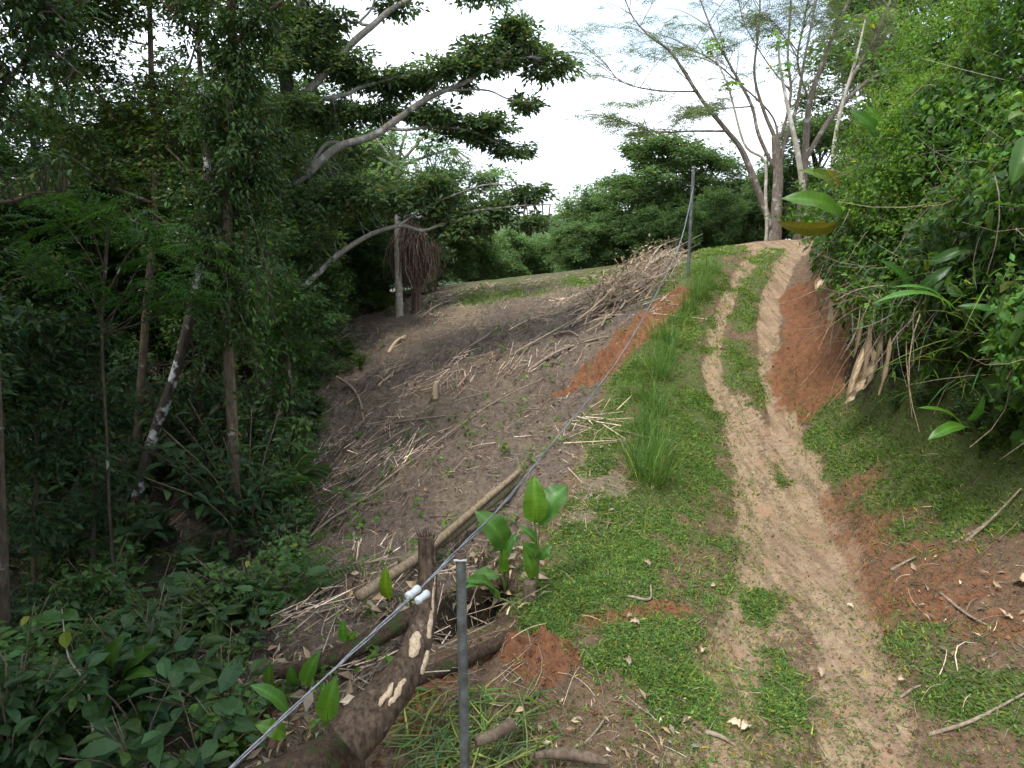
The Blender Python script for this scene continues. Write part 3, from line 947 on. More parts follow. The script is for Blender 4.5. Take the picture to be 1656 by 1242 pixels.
def PL(D, pts):
    """picture polyline (u, v, half-width px[, depth]) -> (points, radii)"""
    P = []; r = []
    for p in pts:
        d = p[3] if len(p) > 3 else D
        P.append(at(p[0], p[1], d)); r.append(px(p[2], d))
    return (np.array(P), r)


def PD(D, u, v, ru, rv, dn=1.0, deep=None):
    return (at(u, v, D), np.array([px(ru, D), px(deep if deep else .5 * (ru + rv) + 8, D), px(rv, D)]), dn)


def foot(limb, sink=.15):
    """carry the first point of a limb down to the ground"""
    P, r = limb
    g = float(gz(P[0, :1], P[0, 1:2])[0])
    b = P[0].copy(); b[2] = g - sink
    if P[0, 2] > g + .1:
        P = np.vstack([b, P]); r = [r[0] * 1.25] + list(r)
    else:
        P = P.copy(); P[0] = b
    return (P, r)


# ------------------------------------------------------------------ the spreading tree on the left
D = 20
limbs = [foot(PL(D, [(432, 745, 15), (427, 620, 14), (426, 500, 13), (440, 380, 13), (458, 300, 13), (466, 210, 12), (462, 120, 10), (440, 20, 8), (430, -120, 5)])),
         PL(D, [(458, 312, 9), (483, 291, 8.5), (511, 267, 9), (549, 237, 8), (603, 220, 7), (643, 193, 6.5), (681, 166, 6), (714, 149, 5), (755, 132, 4), (806, 101, 3), (860, 92, 2)]),
         PL(D, [(466, 190, 8), (471, 172, 8), (501, 145, 7.5), (525, 118, 7), (552, 88, 6.5), (579, 61, 6), (603, 41, 5.5), (630, 17, 5), (664, -2, 4), (730, -40, 3)]),
         PL(D, [(470, 178, 5), (518, 162, 4.5), (562, 152, 4), (582, 142, 3.5), (633, 128, 3), (680, 120, 2)]),
         PL(D, [(501, 270, 4), (528, 233, 3.5), (560, 232, 3)]),
         PL(D, [(714, 148, 2.5), (758, 145, 2), (792, 147, 1.8), (819, 159, 1.5), (850, 165, 1)]),
         PL(D, [(681, 166, 3), (704, 135, 2.5), (735, 115, 2), (799, 98, 1.5), (840, 70, 1)]),
         PL(D, [(620, 206, 4), (657, 210, 3), (710, 205, 2.5), (770, 215, 2), (830, 245, 1)]),
         PL(D, [(603, 41, 3), (582, 37, 2.5), (600, 15, 2), (612, -20, 2)]),
         PL(D, [(440, 420, 7), (480, 465, 6), (510, 446, 6), (538, 419, 5.5), (576, 392, 5), (609, 375, 4.5), (650, 365, 4), (690, 372, 3), (752, 345, 2.5), (820, 335, 2), (890, 330, 1)]),
         PL(D, [(640, 367, 3), (700, 330, 2), (780, 300, 1.5), (830, 300, 1)]),
         PL(D, [(440, 60, 5), (480, 10, 4), (520, -60, 3)])]
pads = [PD(D, *p) for p in [
    (845, 68, 52, 36, 1.3), (893, 104, 45, 24, 1.2), (800, 95, 50, 30, 1.0), (762, 84, 42, 36, .7), (715, 118, 85, 22, 1.1), (852, 165, 32, 16, 1.0), (640, 132, 75, 28, 1.2), (560, 112, 65, 38, 1.1), (520, 190, 55, 32, 1.0),
    (590, 178, 70, 26, 1.0), (700, 188, 65, 26, 1.1), (770, 212, 72, 28, 1.2), (832, 246, 40, 18, .9), (600, 318, 80, 34, 1.2), (700, 322, 85, 40, 1.3), (790, 352, 85, 34, 1.4), (850, 318, 55, 18, .9), (866, 368, 40, 16, 1.0),
    (735, 372, 65, 22, 1.2), (480, 60, 65, 60, 1.0), (440, 10, 90, 50, 1.0), (640, 4, 45, 15, .8), (770, -12, 70, 12, .7), (560, 260, 40, 25, .5), (520, 30, 50, 30, .8), (520, 330, 60, 50, 1.2), (500, 400, 50, 50, 1.2), (540, -80, 120, 60, 1.0), (700, -70, 90, 40, .8)]]
limbs = [(P_, [r_ * (.8 if i_ else 1) for r_ in R_]) for i_, (P_, R_) in enumerate(limbs)]
pads += [PD(18.7, *p) for p in [(450, 90, 40, 45, .8), (462, 170, 38, 45, .8), (460, 250, 36, 40, .8), (445, 330, 40, 45, .9)]]
pads = [(c_ + np.array([0, .28, .05]), R_ * np.array([1, 1.15, .9]), d_) for (c_, R_, d_) in pads]
make_tree('spreading_tree', 'spreading tree with pale grey limbs reaching right over the cleared slope', limbs, pads, L_FIG, B_GREY, L=.115, W=.46, dens=2.5, tmpl=T2, nsub=13, kl=9, twig=.014, flat=.55, hue=.06, spread=.13, bole=(.22, .24, .19))

# pale slender trunk at the top of the slope, with a fan of branches and a light crown
D = 29.5
limbs = [foot(PL(D, [(646, 503, 6), (644, 440, 5.5), (643, 380, 5.5), (642, 330, 5), (643, 280, 4.5), (640, 262, 4)]))]
for (a, b, c, d) in [(620, 240, 602, 215), (634, 235, 628, 205), (650, 235, 660, 205), (668, 240, 700, 205), (676, 258, 730, 240), (612, 255, 580, 240)]:
    limbs.append(PL(D, [(642, 272, 3), (a, b, 2.2), (c, d, 1.2)]))
pads = [PD(D, *p) for p in [(620, 230, 50, 30, .5), (700, 225, 60, 35, .5), (650, 275, 70, 25, .5), (740, 280, 70, 45, 1.0), (680, 300, 60, 35, .9), (800, 300, 45, 35, .9), (600, 290, 50, 40, .8), (560, 300, 50, 50, .8)]]
make_tree('pale_trunk_tree', 'slender tree with bare pale trunk standing at the edge of the cleared slope', limbs, pads, L_BACK, B_PALE, L=.12, W=.45, dens=1.25, kl=8, twig=.016, bright=1.5, gvar=.2)

# brown curtain of dead vines beside it
D = 30
mb = MB(); n = 1500
c = at(670, 372, D)
a = rng.uniform(0, 2 * math.pi, n); rr = np.sqrt(rng.random(n))
R0 = px(31, D)
P0 = c + np.stack([np.cos(a) * rr * R0, np.sin(a) * rr * R0, px(20, D) * (1 - rr) + rng.normal(0, .08, n)], -1)
P1 = P0 + np.stack([rng.normal(0, .16, n), rng.normal(0, .14, n), -rng.uniform(.15, 1, n) * px(118, D) * (1 - .35 * rr ** 3)], -1)
P1[:, 2] = np.maximum(P1[:, 2], gz(P1[:, 0], P1[:, 1]) + .02)
add_sticks(mb, P0, P1, .008, .004, .12, 3, 3, tints(n, .5, .06))
g = c.copy(); g[2] = float(gz(c[:1], c[1:2])[0])
add_tube(mb, [g - UP * .1, g + UP * .8, c + UP * .1], [.14, .11, .07], 8, 10, .2)
tag(mb.build('dead_vine_curtain', bark_mat('dead_vine', (.075, .052, .04), (.19, .14, .11)), None, False, g), 'brown curtain of dead vines hanging beside the pale slender trunk', 'vines')

# ------------------------------------------------------------------ vine-clad column tree
D = 14
limbs = [foot(PL(D, [(380, 868, 10), (377, 740, 9.5), (371, 600, 9), (366, 450, 9), (368, 300, 8), (372, 150, 7), (375, 40, 6), (372, -150, 5)])),
         PL(D, [(370, 120, 4), (330, 60, 3), (280, 20, 2), (240, -20, 2)]), PL(D, [(372, 80, 4), (420, 30, 3), (470, -10, 2)]), PL(D, [(368, 290, 3), (420, 230, 2), (440, 215, 1.5)])]
pads = [PD(D, *p) for p in [(370, 10, 80, 40, 1.0), (300, 30, 70, 40, .7), (430, 20, 60, 50, .8), (372, -120, 130, 70, 1.0), (250, -60, 110, 50, .8), (425, 205, 45, 45, .8)]]


VCOL = []
for i in range(30):
    v_ = 40 + i * 17 + rng.uniform(-8, 8); sd = rng.choice([-1, 1])
    VCOL.append(PD(D + rng.uniform(-.6, .4), 372 + sd * rng.uniform(5, 48) * np.interp(v_, [0, 300, 550], [1, 1, .5]), v_, rng.uniform(28, 54), rng.uniform(26, 48), np.interp(v_, [40, 350, 560], [1.1, 1.0, .55])))
pads = pads + VCOL


def vine_column(lb, wb, curves):
    """ropes of creeper hanging in uneven bunches"""
    m = 90
    vv = rng.uniform(60, 470, m); aa = rng.uniform(0, 2 * math.pi, m)
    C = at(np.full(m, 372), vv, np.full(m, D)); rd = px(rng.uniform(10, 75, m), D)
    P0 = C + np.stack([np.cos(aa) * rd, np.sin(aa) * rd, 0 * rd], -1)
    Ls = rng.gamma(2, .35, m) + .2
    P1 = P0 + np.stack([rng.normal(0, .06, m), rng.normal(0, .06, m), -Ls], -1)
    add_sticks(wb, P0, P1, .005, .003, .03, 3, 2, np.ones((m, 3)) * .8)
    k = (Ls * 34).astype(int)
    idx = np.repeat(np.arange(m), k); n = len(idx); t = rng.random((n, 1)) ** .7
    P = P0[idx] * (1 - t) + P1[idx] * t + rng.normal(0, .05, (n, 3))
    out = rng.normal(0, .6, (n, 3)) - UP * rng.uniform(.2, 1.3, (n, 1))
    add_leaves(lb, P, out, rng.normal(0, .6, (n, 3)) + np.array([0, -.4, .5]), rng.uniform(.05, .11, n), rng.uniform(.3, .5, n), T4, tints(n, .3, .1, .02))


make_tree('vine_clad_tree', 'tall tree whose trunk is a column of hanging vines', limbs, pads, L_MID, B_BROWN, L=.085, W=.4, dens=1.5, kl=8, extra=vine_column, bright=.6, yel=.02, droop=.9)

# ------------------------------------------------------------------ other trees in the left forest
D = 17
make_tree('forest_tree', 'slim straight brown trunk left of the leaning lichen-streaked tree',
          [foot(PL(D, [(218, 775, 7), (228, 620, 6.5), (237, 500, 6), (248, 380, 5.5), (252, 260, 5), (245, 120, 4), (240, -60, 3)])), PL(D, [(250, 300, 3), (180, 180, 2), (120, 100, 1.5)]), PL(D, [(248, 200, 3), (300, 120, 2), (320, 60, 1.2)]), PL(D, [(250, 330, 3), (180, 300, 2), (110, 250, 1.2)])],
          [PD(D, *p) for p in [(200, 160, 110, 60, .9), (110, 200, 80, 50, .8), (260, 250, 80, 50, 1.0), (170, 60, 110, 45, .55), (290, 150, 70, 60, .9), (150, 290, 90, 40, .9), (240, -60, 180, 60, .9), (60, 60, 90, 60, .9), (60, 5, 90, 45, .9), (150, -5, 80, 40, .8), (330, 0, 70, 50, .9), (200, 20, 100, 50, .9), (120, 120, 80, 40, .8), (60, 300, 50, 30, .7), (210, 330, 90, 50, 1.0), (330, 240, 60, 60, 1.0)]],
          L_OLIVE, B_BROWN, L=.095, W=.42, dens=2.0, kl=8, yel=.05, hue=.14)
D = 16
make_tree('leaning_tree', 'leaning dark trunk streaked with white lichen in the gully forest',
          [foot(PL(D, [(222, 805, 10), (250, 700, 9), (285, 600, 8.5), (310, 500, 8), (325, 420, 7), (335, 300, 6), (330, 200, 5), (320, 60, 3)])), PL(D, [(325, 420, 3), (280, 370, 2), (240, 340, 1.5)]), PL(D, [(333, 320, 3), (300, 270, 2), (270, 240, 1.5)])],
          [PD(D, *p) for p in [(290, 300, 60, 45, .9), (320, 380, 60, 45, 1.0), (240, 380, 70, 40, .9), (330, 180, 60, 60, .7), (430, 360, 60, 60, .9), (440, 450, 60, 60, .9)]],
          L_MID, bark_mat('bark_lichen', (.04, .032, .025), (.10, .08, .06), (.55, .56, .55), .55, 7.0), L=.09, W=.42, dens=1.4, kl=8, bright=.9)
D = 9.5
make_tree('edge_tree', 'dim twin-stemmed tree at the left edge with foliage hanging across the corner',
          [foot(PL(D, [(8, 1115, 12), (4, 990, 11), (-6, 700, 10), (-20, 400, 9), (-40, 150, 8), (-60, -150, 6)])), foot(PL(D, [(-12, 1105, 9), (-16, 980, 9), (-50, 650, 8), (-120, 300, 6), (-160, 0, 4)])),
           PL(D, [(-35, 200, 4), (30, 110, 3), (90, 90, 2), (130, 120, 1)]), PL(D, [(-25, 330, 4), (20, 325, 3), (60, 312, 2), (100, 310, 1)]), PL(D, [(-50, -20, 4), (40, -20, 3), (110, 40, 1.5)])],
          [PD(D, *p) for p in [(20, 70, 75, 60, .9), (70, 130, 55, 45, .8), (20, 190, 60, 35, .6), (90, 265, 55, 30, .5), (30, -60, 160, 60, 1.0), (-120, 100, 120, 120, 1.0), (-100, 380, 110, 90, 1.0), (40, 10, 80, 40, .8), (10, 290, 45, 25, .3)]],
          L_DARK, B_DARK, L=.085, W=.36, dens=2.2, kl=8, droop=.9, flat=.5)

# feathery-leaved sapling tree in front of the dark wood
def pinnate(lb, P, Y, N, Ln, npair, lw, tint):
    """compound leaves: a row of leaflets either side of the stalk"""
    Y = unit(Y); X = unit(np.cross(Y, N)); Z = np.cross(X, Y)
    for s in (-1, 1):
        for i in range(npair):
            t = (i + .6) / npair
            q = P + Y * (Ln * t)[:, None] - Z * (Ln * .25 * t * t)[:, None]
            d = X * s + Y * .35 - Z * .15
            ll = Ln * lw * (1 - .55 * abs(t - .45))
            add_leaves(lb, q, d, Z, ll, .34, T2, tint)


D = 12.5
limbs = [foot(PL(D, [(180, 880, 2.5), (172, 700, 2.5), (165, 560, 2.2), (170, 430, 2), (175, 350, 1.5)]))]
tips = []
for (u, v) in [(90, 350), (130, 330), (180, 345), (240, 370), (290, 410), (110, 420), (220, 440), (280, 460), (150, 470), (60, 400), (240, 480), (320, 470)]:
    limbs.append(PL(D, [(170, min(540, v + 110), 1.6), ((170 + u) / 2, v + 45, 1.2), (u, v, .7)]))
    tips.append((u, v))


def feather(lb, wb, curves):
    for (u, v) in tips:
        m = 26
        P = at(u + rng.normal(0, 26, m), v + rng.normal(0, 20, m), D + rng.normal(0, .5, m))
        d = rdir(m) * np.array([1, 1, .25]) + np.array([0, -.3, -.05])
        pinnate(lb, P, d, up_dirs(m, .35), rng.uniform(.22, .36, m), 9, .24, tints(m, .2, .05) * np.array([.45, .62, .62]))


make_tree('feathery_sapling', 'sapling with bright feathery compound leaves before the dark wood', limbs, [], L_LIGHT, B_DARK, extra=feather)

# generic broadleaf forest trees, copied
def proto_tree(name, seed, H, cr, lmat, bmat, L=.12, npads=11, dens=1.0, tr=.1, low=.35, kl=8, bright=1.0, W=.45, yel=.02, pr=1.0):
    global rng
    keep = rng; rng = np.random.default_rng(seed)
    limbs = [(np.array([(0, 0, -.2), (.03, 0, H * .25), (rng.normal(0, .08), rng.normal(0, .08), H * .5), (rng.normal(0, .2), rng.normal(0, .2), H * .8), (rng.normal(0, .2), 0, H * .95)]), [tr * 1.3, tr, tr * .85, tr * .5, tr * .2])]
    pads = []
    for i in range(npads):
        a = i * 2.4 + rng.normal(0, .3); hgt = H * (low + (1 - low) * (i + .5) / npads)
        f = math.sin(math.pi * (.25 + .7 * (i + .5) / npads)) ** .7
        r = cr * f * rng.uniform(.45, .85) * (0.3 if i == npads - 1 else 1)
        c = np.array([math.cos(a) * r, math.sin(a) * r, hgt + rng.normal(0, .05 * H)])
        R = cr * rng.uniform(.42, .62) * pr
        pads.append((c, np.array([R, R, R * rng.uniform(.6, .85) * pr]), 1.0))
        limbs.append((np.array([(0, 0, max(hgt - .8 * R - .1 * H, H * .2)), c * np.array([.5, .5, 1]) - UP * .3 * R, c]), [tr * .4, tr * .28, tr * .12]))
    o = make_tree(name, '', limbs, pads, lmat, bmat, L=L, W=W, dens=dens, kl=kl, twig=tr * .12, bright=bright, yel=yel, tmpl=T2)
    rng = keep
    return o


def place(proto, used, name, x, y, s, rz, label, cat='tree', group=None, sz=None, sink=0.0):
    o = proto if not used.get(proto.name) else copy_tree(proto)
    used[proto.name] = 1
    z = float(gz(np.array([x]), np.array([y]))[0])
    o.name = name; o.location = (x, y, z - sink); o.rotation_euler = (0, 0, rz); o.scale = (s, s, sz or s)
    o['label'] = label; o['category'] = cat
    if group: o['group'] = group
    return o


USED = {}
PT = [proto_tree('forest_tree', 101, 5.0, 1.7, L_DARK, B_DARK, .115, 16, 1.0, .10, .08),
      proto_tree('forest_tree', 102, 5.5, 1.6, L_MID, B_BROWN, .11, 15, 1.0, .10, .12, bright=.9),
      proto_tree('forest_tree', 103, 4.2, 1.8, L_BACK, B_BROWN, .12, 12, .95, .09, .2, bright=1.05)]
ORD = ['leftmost', 'second from left', 'third from left', 'fourth from left', 'fifth from left', 'sixth from left', 'seventh from left', 'eighth from left', 'ninth from left', 'tenth from left', 'eleventh from left', 'twelfth from left', 'thirteenth from left', 'fourteenth from left', 'fifteenth from left', 'sixteenth from left', 'seventeenth from left', 'eighteenth from left', 'nineteenth from left', 'twentieth from left'] + [t + ' from left' for t in ('twenty-first', 'twenty-second', 'twenty-third', 'twenty-fourth', 'twenty-fifth', 'twenty-sixth', 'twenty-seventh', 'twenty-eighth', 'twenty-ninth', 'thirtieth', 'thirty-first', 'thirty-second')]
LOOK = ['dark green', 'mid green', 'pale green']
# picture column, depth, scale, kind: wall of forest behind the gully, dark interior
ROWS = {'front': [(500, 27, 1.0, 1, 1.05), (430, 25, 1.0, 0, 1.1), (350, 24, 1.0, 1, 1.1), (260, 24, 1.05, 0, 1.1), (160, 23, 1.0, 1, 1.15), (70, 22, 1.0, 0, 1.0), (-40, 20, 1.0, 1, 1.1)],
        'rear': [(310, 31, 1.2, 0, 1.1), (200, 30, 1.2, 2, 1.1), (90, 29, 1.2, 0, 1.0), (-30, 28, 1.2, 1, 1.0), (420, 33, 1.2, 1, 1.1), (590, 36, 1.1, 2, 1.0), (505, 36, 1.2, 0, 1.0), (560, 32, 1.05, 0, 1.0)]}
for row, lst in ROWS.items():
    for i, (u, Dp, s, k, sz) in enumerate(sorted(lst)):
        q = at(u, 500, Dp)
        place(PT[k], USED, 'forest_tree', q[0], q[1], s, rng.uniform(0, 6.28), LOOK[k] + ' leafy tree, ' + ORD[i] + ' in the ' + row + ' row of gully forest', 'tree', 'trees in the gully forest', s * sz)
# trees added beside the viewer, left of the frame, to shade the gully
for i, (x, y, s, k) in enumerate([(-5.2, 1.8, 1.3, 0), (-6.6, 4.4, 1.35, 1), (-5.5, -1.5, 1.35, 0), (-10.5, 8.0, 1.3, 0), (-9.0, 6.2, 1.4, 1), (-14, 12, 1.5, 0), (-4.0, -3.2, 1.3, 1)]):
    place(PT[k], USED, 'forest_tree', x, y, s, rng.uniform(0, 6.28), 'leafy tree added for shade beyond the left edge, ' + ORD[i].replace(' from left', '').replace('leftmost', 'first') + ' from the viewer', 'tree', 'trees in the gully forest', s * 1.5)
# bushy small trees draped with creepers along the upper left rim of the cleared slope
RIM = [(500, 640, .50), (492, 590, .55), (515, 560, .6), (545, 535, .6), (575, 520, .55), (605, 505, .5), (628, 496, .42), (480, 690, .5), (690, 478, .38), (720, 470, .35)]
for i, (u, v, s) in enumerate(sorted(RIM)):
    q = on_ground(u, v)
    place(PT[(i * 2 + 1) % 3], USED, 'rim_tree', q[0] - .35, q[1] + .5, s, rng.uniform(0, 6.28), 'bushy small tree, ' + ORD[i] + ' along the upper left rim of the cleared slope', 'tree', 'bushy trees on the rim of the slope', s * .9)
# shaded understory trees between the viewer and the trunks
for i, (u, v, Dp, pd) in enumerate([
        (55, 930, 12.5, [(40, 520, 90, 60), (70, 600, 95, 60), (30, 680, 100, 70), (90, 740, 80, 60), (60, 820, 90, 60), (20, 600, 70, 60)]),
        (150, 900, 13.5, [(140, 560, 60, 50), (165, 640, 55, 50), (130, 700, 70, 50), (170, 780, 55, 50), (110, 850, 70, 50)]),
        (468, 800, 17, [(450, 480, 50, 50), (470, 560, 50, 55), (450, 630, 45, 50), (490, 690, 40, 45), (420, 560, 40, 60), (500, 500, 40, 50), (440, 720, 45, 40), (420, 480, 40, 50)]),
        (318, 850, 18, [(300, 470, 45, 40), (340, 560, 40, 50), (300, 620, 45, 50), (335, 700, 45, 50), (290, 740, 40, 40), (200, 600, 40, 60)]),
        (-60, 900, 10.5, [(-70, 500, 100, 90), (-50, 650, 90, 80), (-40, 780, 80, 80), (-90, 850, 80, 60)])]):
    lim = [foot(PL(Dp, [(u, v, 4), (u + 4, (v + pd[0][1]) / 2, 3.2), (pd[0][0], pd[0][1], 1.5)]))]
    make_tree('understory_tree', ['dim bushy understory tree low at the left edge', 'dim understory tree left of the slim straight trunk', 'dark understory tree before the trunk of the spreading tree', 'shaded understory tree between leaning trunk and vine column', 'understory tree mostly cut off by the left edge'][i], lim, [PD(Dp, *q, 1.0) for q in pd], L_DARK if i != 2 else L_MID, B_DARK, L=.11, W=.42, dens=1.1, kl=8, droop=.6, twig=.008, group='understory trees in the gully', bright=1.0)

# tree line behind the brow
BT = [proto_tree('hilltop_tree', 201, 4.2, 1.5, L_BACK, B_BROWN, .12, 19, 1.05, .08, .08, bright=1.1, pr=1.18),
      proto_tree('hilltop_tree', 202, 2.6, 1.5, L_BACK, B_BROWN, .11, 15, 1.1, .06, .02, bright=1.3, pr=1.15)]
USED2 = {}
for (u, v, Dp, wpx, hpx, k, lab) in [
        (1065, 225, 42, 130, 200, 0, 'tallest dark tree behind the brow, just left of the far fence post'),
        (955, 335, 44, 130, 120, 1, 'rounded pale green tree at the left end of the hilltop tree line'),
        (1018, 300, 46, 100, 150, 0, 'dark tree between the rounded pale tree and the tallest hilltop tree'),
        (1140, 240, 45, 110, 170, 0, 'airy tree right behind the top of the far fence post'),
        (1165, 315, 38, 85, 90, 1, 'bright green bush between far fence post and many-stemmed tree'),
        (1222, 325, 40, 80, 90, 1, 'low bush behind the foot of the many-stemmed tree'),
        (1330, 215, 40, 130, 200, 0, 'dark tree behind the many-stemmed tree, next to the overgrown bank'),
        (1275, 270, 48, 110, 130, 0, 'shaded tree seen between the trunks of the many-stemmed tree'),
        (760, 400, 43, 110, 100, 1, 'bush left of the gap where the far hill shows'),
        (700, 330, 40, 120, 160, 0, 'dark tree behind the curtain of dead vines'),
        (820, 405, 50, 110, 90, 1, 'low bush in the gap where the far hill shows'),
        (885, 400, 52, 100, 80, 1, 'low bush at the foot of the rounded pale tree'),
        (620, 330, 38, 110, 190, 0, 'dark tree behind the pale slender trunk'),
        (560, 300, 42, 120, 200, 0, 'dark tree between pale slender trunk and the spreading tree'),
        (925, 395, 40, 90, 70, 1, 'low bush under the rounded pale tree on the brow'),
        (985, 385, 40, 90, 80, 1, 'low bush on the brow under the dark hilltop trees'),
        (1050, 375, 39, 90, 80, 1, 'low bush at the foot of the tallest hilltop tree'),
        (1105, 365, 37, 80, 70, 1, 'low bush left of the far fence post'),
        (1200, 290, 46, 110, 120, 0, 'tree left behind the many-stemmed tree'),
        (790, 420, 46, 100, 70, 1, 'bush filling the middle of the gap to the far hill'),
        (1310, 320, 37, 70, 80, 1, 'bush right behind the bend of the track'),
        (1420, 100, 44, 160, 260, 0, 'tree rising behind the top of the overgrown bank')]:
    q = at(u, v, Dp)
    H = 4.2 if k == 0 else 2.6
    g = float(gz(np.array([q[0]]), np.array([q[1]]))[0])
    tgt_h = max(q[2] - g, px(hpx, Dp)); sw = px(wpx, Dp) / (2 * 1.55) * (1.3 if k == 0 else 1.05)
    place(BT[k], USED2, 'hilltop_tree', q[0], q[1], sw, rng.uniform(0, 6.28), lab, 'tree', 'hilltop tree line', tgt_h / (H * 1.08))
# ------------------------------------------------------------------ many-stemmed feathery tree on the crest
D = 33
limbs = [foot(PL(D, [(1254, 376, 13), (1256, 330, 11), (1258, 283, 10), (1256, 250, 9), (1254, 219, 8)])),
         PL(D, [(1248, 368, 9), (1243, 355, 8.5), (1220, 292, 8), (1199, 242, 7), (1174, 210, 6), (1137, 164, 4.5), (1105, 114, 4), (1083, 82, 3), (1051, 59, 2.2), (1023, 27, 1.5), (1008, -10, 1)]),
         PL(D, [(1174, 212, 3), (1119, 212, 2.2), (1064, 214, 2), (1032, 205, 1.5), (978, 187, .8)]),
         PL(D, [(1125, 148, 2.2), (1060, 146, 1.8), (1005, 132, 1.4), (978, 100, .8)]),
         PL(D, [(1256, 275, 5), (1245, 258, 5), (1226, 215, 4.5), (1215, 169, 4), (1183, 110, 3), (1156, 59, 2.2), (1133, 0, 1.5), (1120, -50, 1)]),
         PL(D, [(1215, 172, 2), (1156, 178, 1.6), (1092, 196, 1)]),
         PL(D, [(1254, 225, 5), (1233, 173, 4), (1220, 119, 3), (1226, 55, 2.5), (1229, 0, 2), (1225, -60, 1)]),
         PL(D, [(1256, 222, 5), (1265, 215, 4), (1279, 151, 3.5), (1274, 91, 3), (1279, 0, 2), (1275, -70, 1)]),
         PL(D, [(1257, 285, 5), (1272, 220, 4.5), (1288, 173, 4), (1302, 91, 3), (1320, 0, 2), (1330, -60, 1)]),
         PL(D, [(1258, 250, 3), (1250, 190, 2.5), (1190, 130, 2), (1140, 90, 1.5), (1085, 75, 1)]),
         PL(D, [(1280, 150, 2), (1240, 100, 1.5), (1205, 40, 1.2), (1190, -20, 1)])]
limbs2_ = [foot(PL(D + 1, [(1292, 368, 8), (1298, 300, 7.5), (1302, 256, 7), (1309, 169, 6), (1329, 105, 4.5), (1352, 46, 3.5), (1375, -5, 2.5), (1390, -60, 1.5)])),
          PL(D + 1, [(1300, 262, 5), (1334, 205, 5), (1361, 169, 4.5), (1402, 132, 3.5), (1443, 110, 2.5), (1490, 90, 1.5)]),
          PL(D + 1, [(1358, 172, 3.5), (1384, 114, 3), (1416, 59, 2.5), (1440, 0, 1.5)]), PL(D + 1, [(1309, 165, 2.5), (1290, 100, 2), (1300, 40, 1.5), (1310, -20, 1)])]


limbs2 = [(P_, [r_ * .75 for r_ in R_]) for (P_, R_) in limbs2_]


def grow(limbs_c, n, length, lift, mbw, r, gen=None):
    """side shoots off limb curves; returns their polylines"""
    out = []
    for _ in range(n):
        c = limbs_c[rng.integers(len(limbs_c))]
        i = int(rng.uniform(.35, .98) * (len(c) - 1))
        t = unit((c[min(i + 1, len(c) - 1)] - c[max(i - 1, 0)])[None])[0]
        a = rng.uniform(0, 2 * math.pi)
        d = unit((t * .7 + np.array([math.cos(a), math.sin(a), 0]) * .9 + UP * lift)[None])[0]
        L = length * rng.uniform(.5, 1.25)
        p = np.array([c[i], c[i] + d * L * .4 + UP * .03 * L, c[i] + d * L * .75 - UP * .01 * L, c[i] + d * L - UP * .1 * L])
        add_tube(mbw, p, [r, r * .7, r * .45, r * .2], 4, 6, 0, 1, False)
        out.append(catmull(p, 9))
    return out


def feather_crown(nside, ntw, nl):
    def f(lb, wb, curves):
        side = grow(curves[1:] or curves, nside, 1.5, .15, wb, .013)
        tw = grow(side + curves[2:], ntw, .8, .05, wb, .005)
        Q = np.concatenate([c[2:] for c in tw])
        k = rng.integers(0, len(Q), nl)
        P = Q[k] + rng.normal(0, .10, (nl, 3)) * np.array([1, 1, .3])
        d = rdir(nl) * np.array([1, 1, .15]) - UP * .1
        N = up_dirs(nl, .25)
        pinnate(lb, P, d, N, rng.uniform(.16, .30, nl), 4, .30, tints(nl, .22, .08))
    return f


B_CREST = bark_mat('bark_crest', (.13, .10, .078), (.27, .225, .18), (.42, .40, .36), .58)
limbs = [(P_, [r_ * (.62 if i_ else .74) for r_ in R_]) for i_, (P_, R_) in enumerate(limbs)]
make_tree('many_stemmed_tree', 'many-stemmed tree with thin feathery foliage on the crest beside the track', limbs, [], L_FEATHER, B_CREST, extra=feather_crown(110, 400, 5200), rough=.1)
make_tree('feathery_tree', 'second feathery tree close right of the many-stemmed one, leaning over the bank', limbs2, [], L_FEATHER, B_CREST, extra=feather_crown(60, 210, 2600), rough=.1)
# pale slim trunks at the bend
for (pts, lab) in [([(1308, 384, 5), (1297, 297, 4.5), (1288, 237, 4), (1276, 183, 3), (1262, 110, 2), (1258, 60, 1)], 'slim whitish trunk at the bend, right of the many-stemmed tree'),
                   ([(1350, 330, 3.2), (1347, 251, 3), (1361, 173, 2.6), (1384, 96, 2), (1400, 30, 1.2)], 'whitish leaning trunk emerging above the overgrown bank'),
                   ([(1240, 370, 2.5), (1238, 315, 2.5), (1236, 260, 2), (1204, 233, 2), (1178, 141, 1.5), (1150, 80, 1)], 'thin pale sapling close left of the many-stemmed trunk')]:
    l0 = foot(PL(31.5, pts)); tip = l0[0][-1]
    make_tree('slim_tree', lab, [l0], [(tip, np.array([.5, .5, .3]), .5), (l0[0][-2], np.array([.4, .4, .25]), .3)], L_LIGHT, B_PALE, L=.14, W=.6, dens=.5, kl=6, twig=.01, bright=1.6, hue=.15, group='slim pale trunks at the bend')

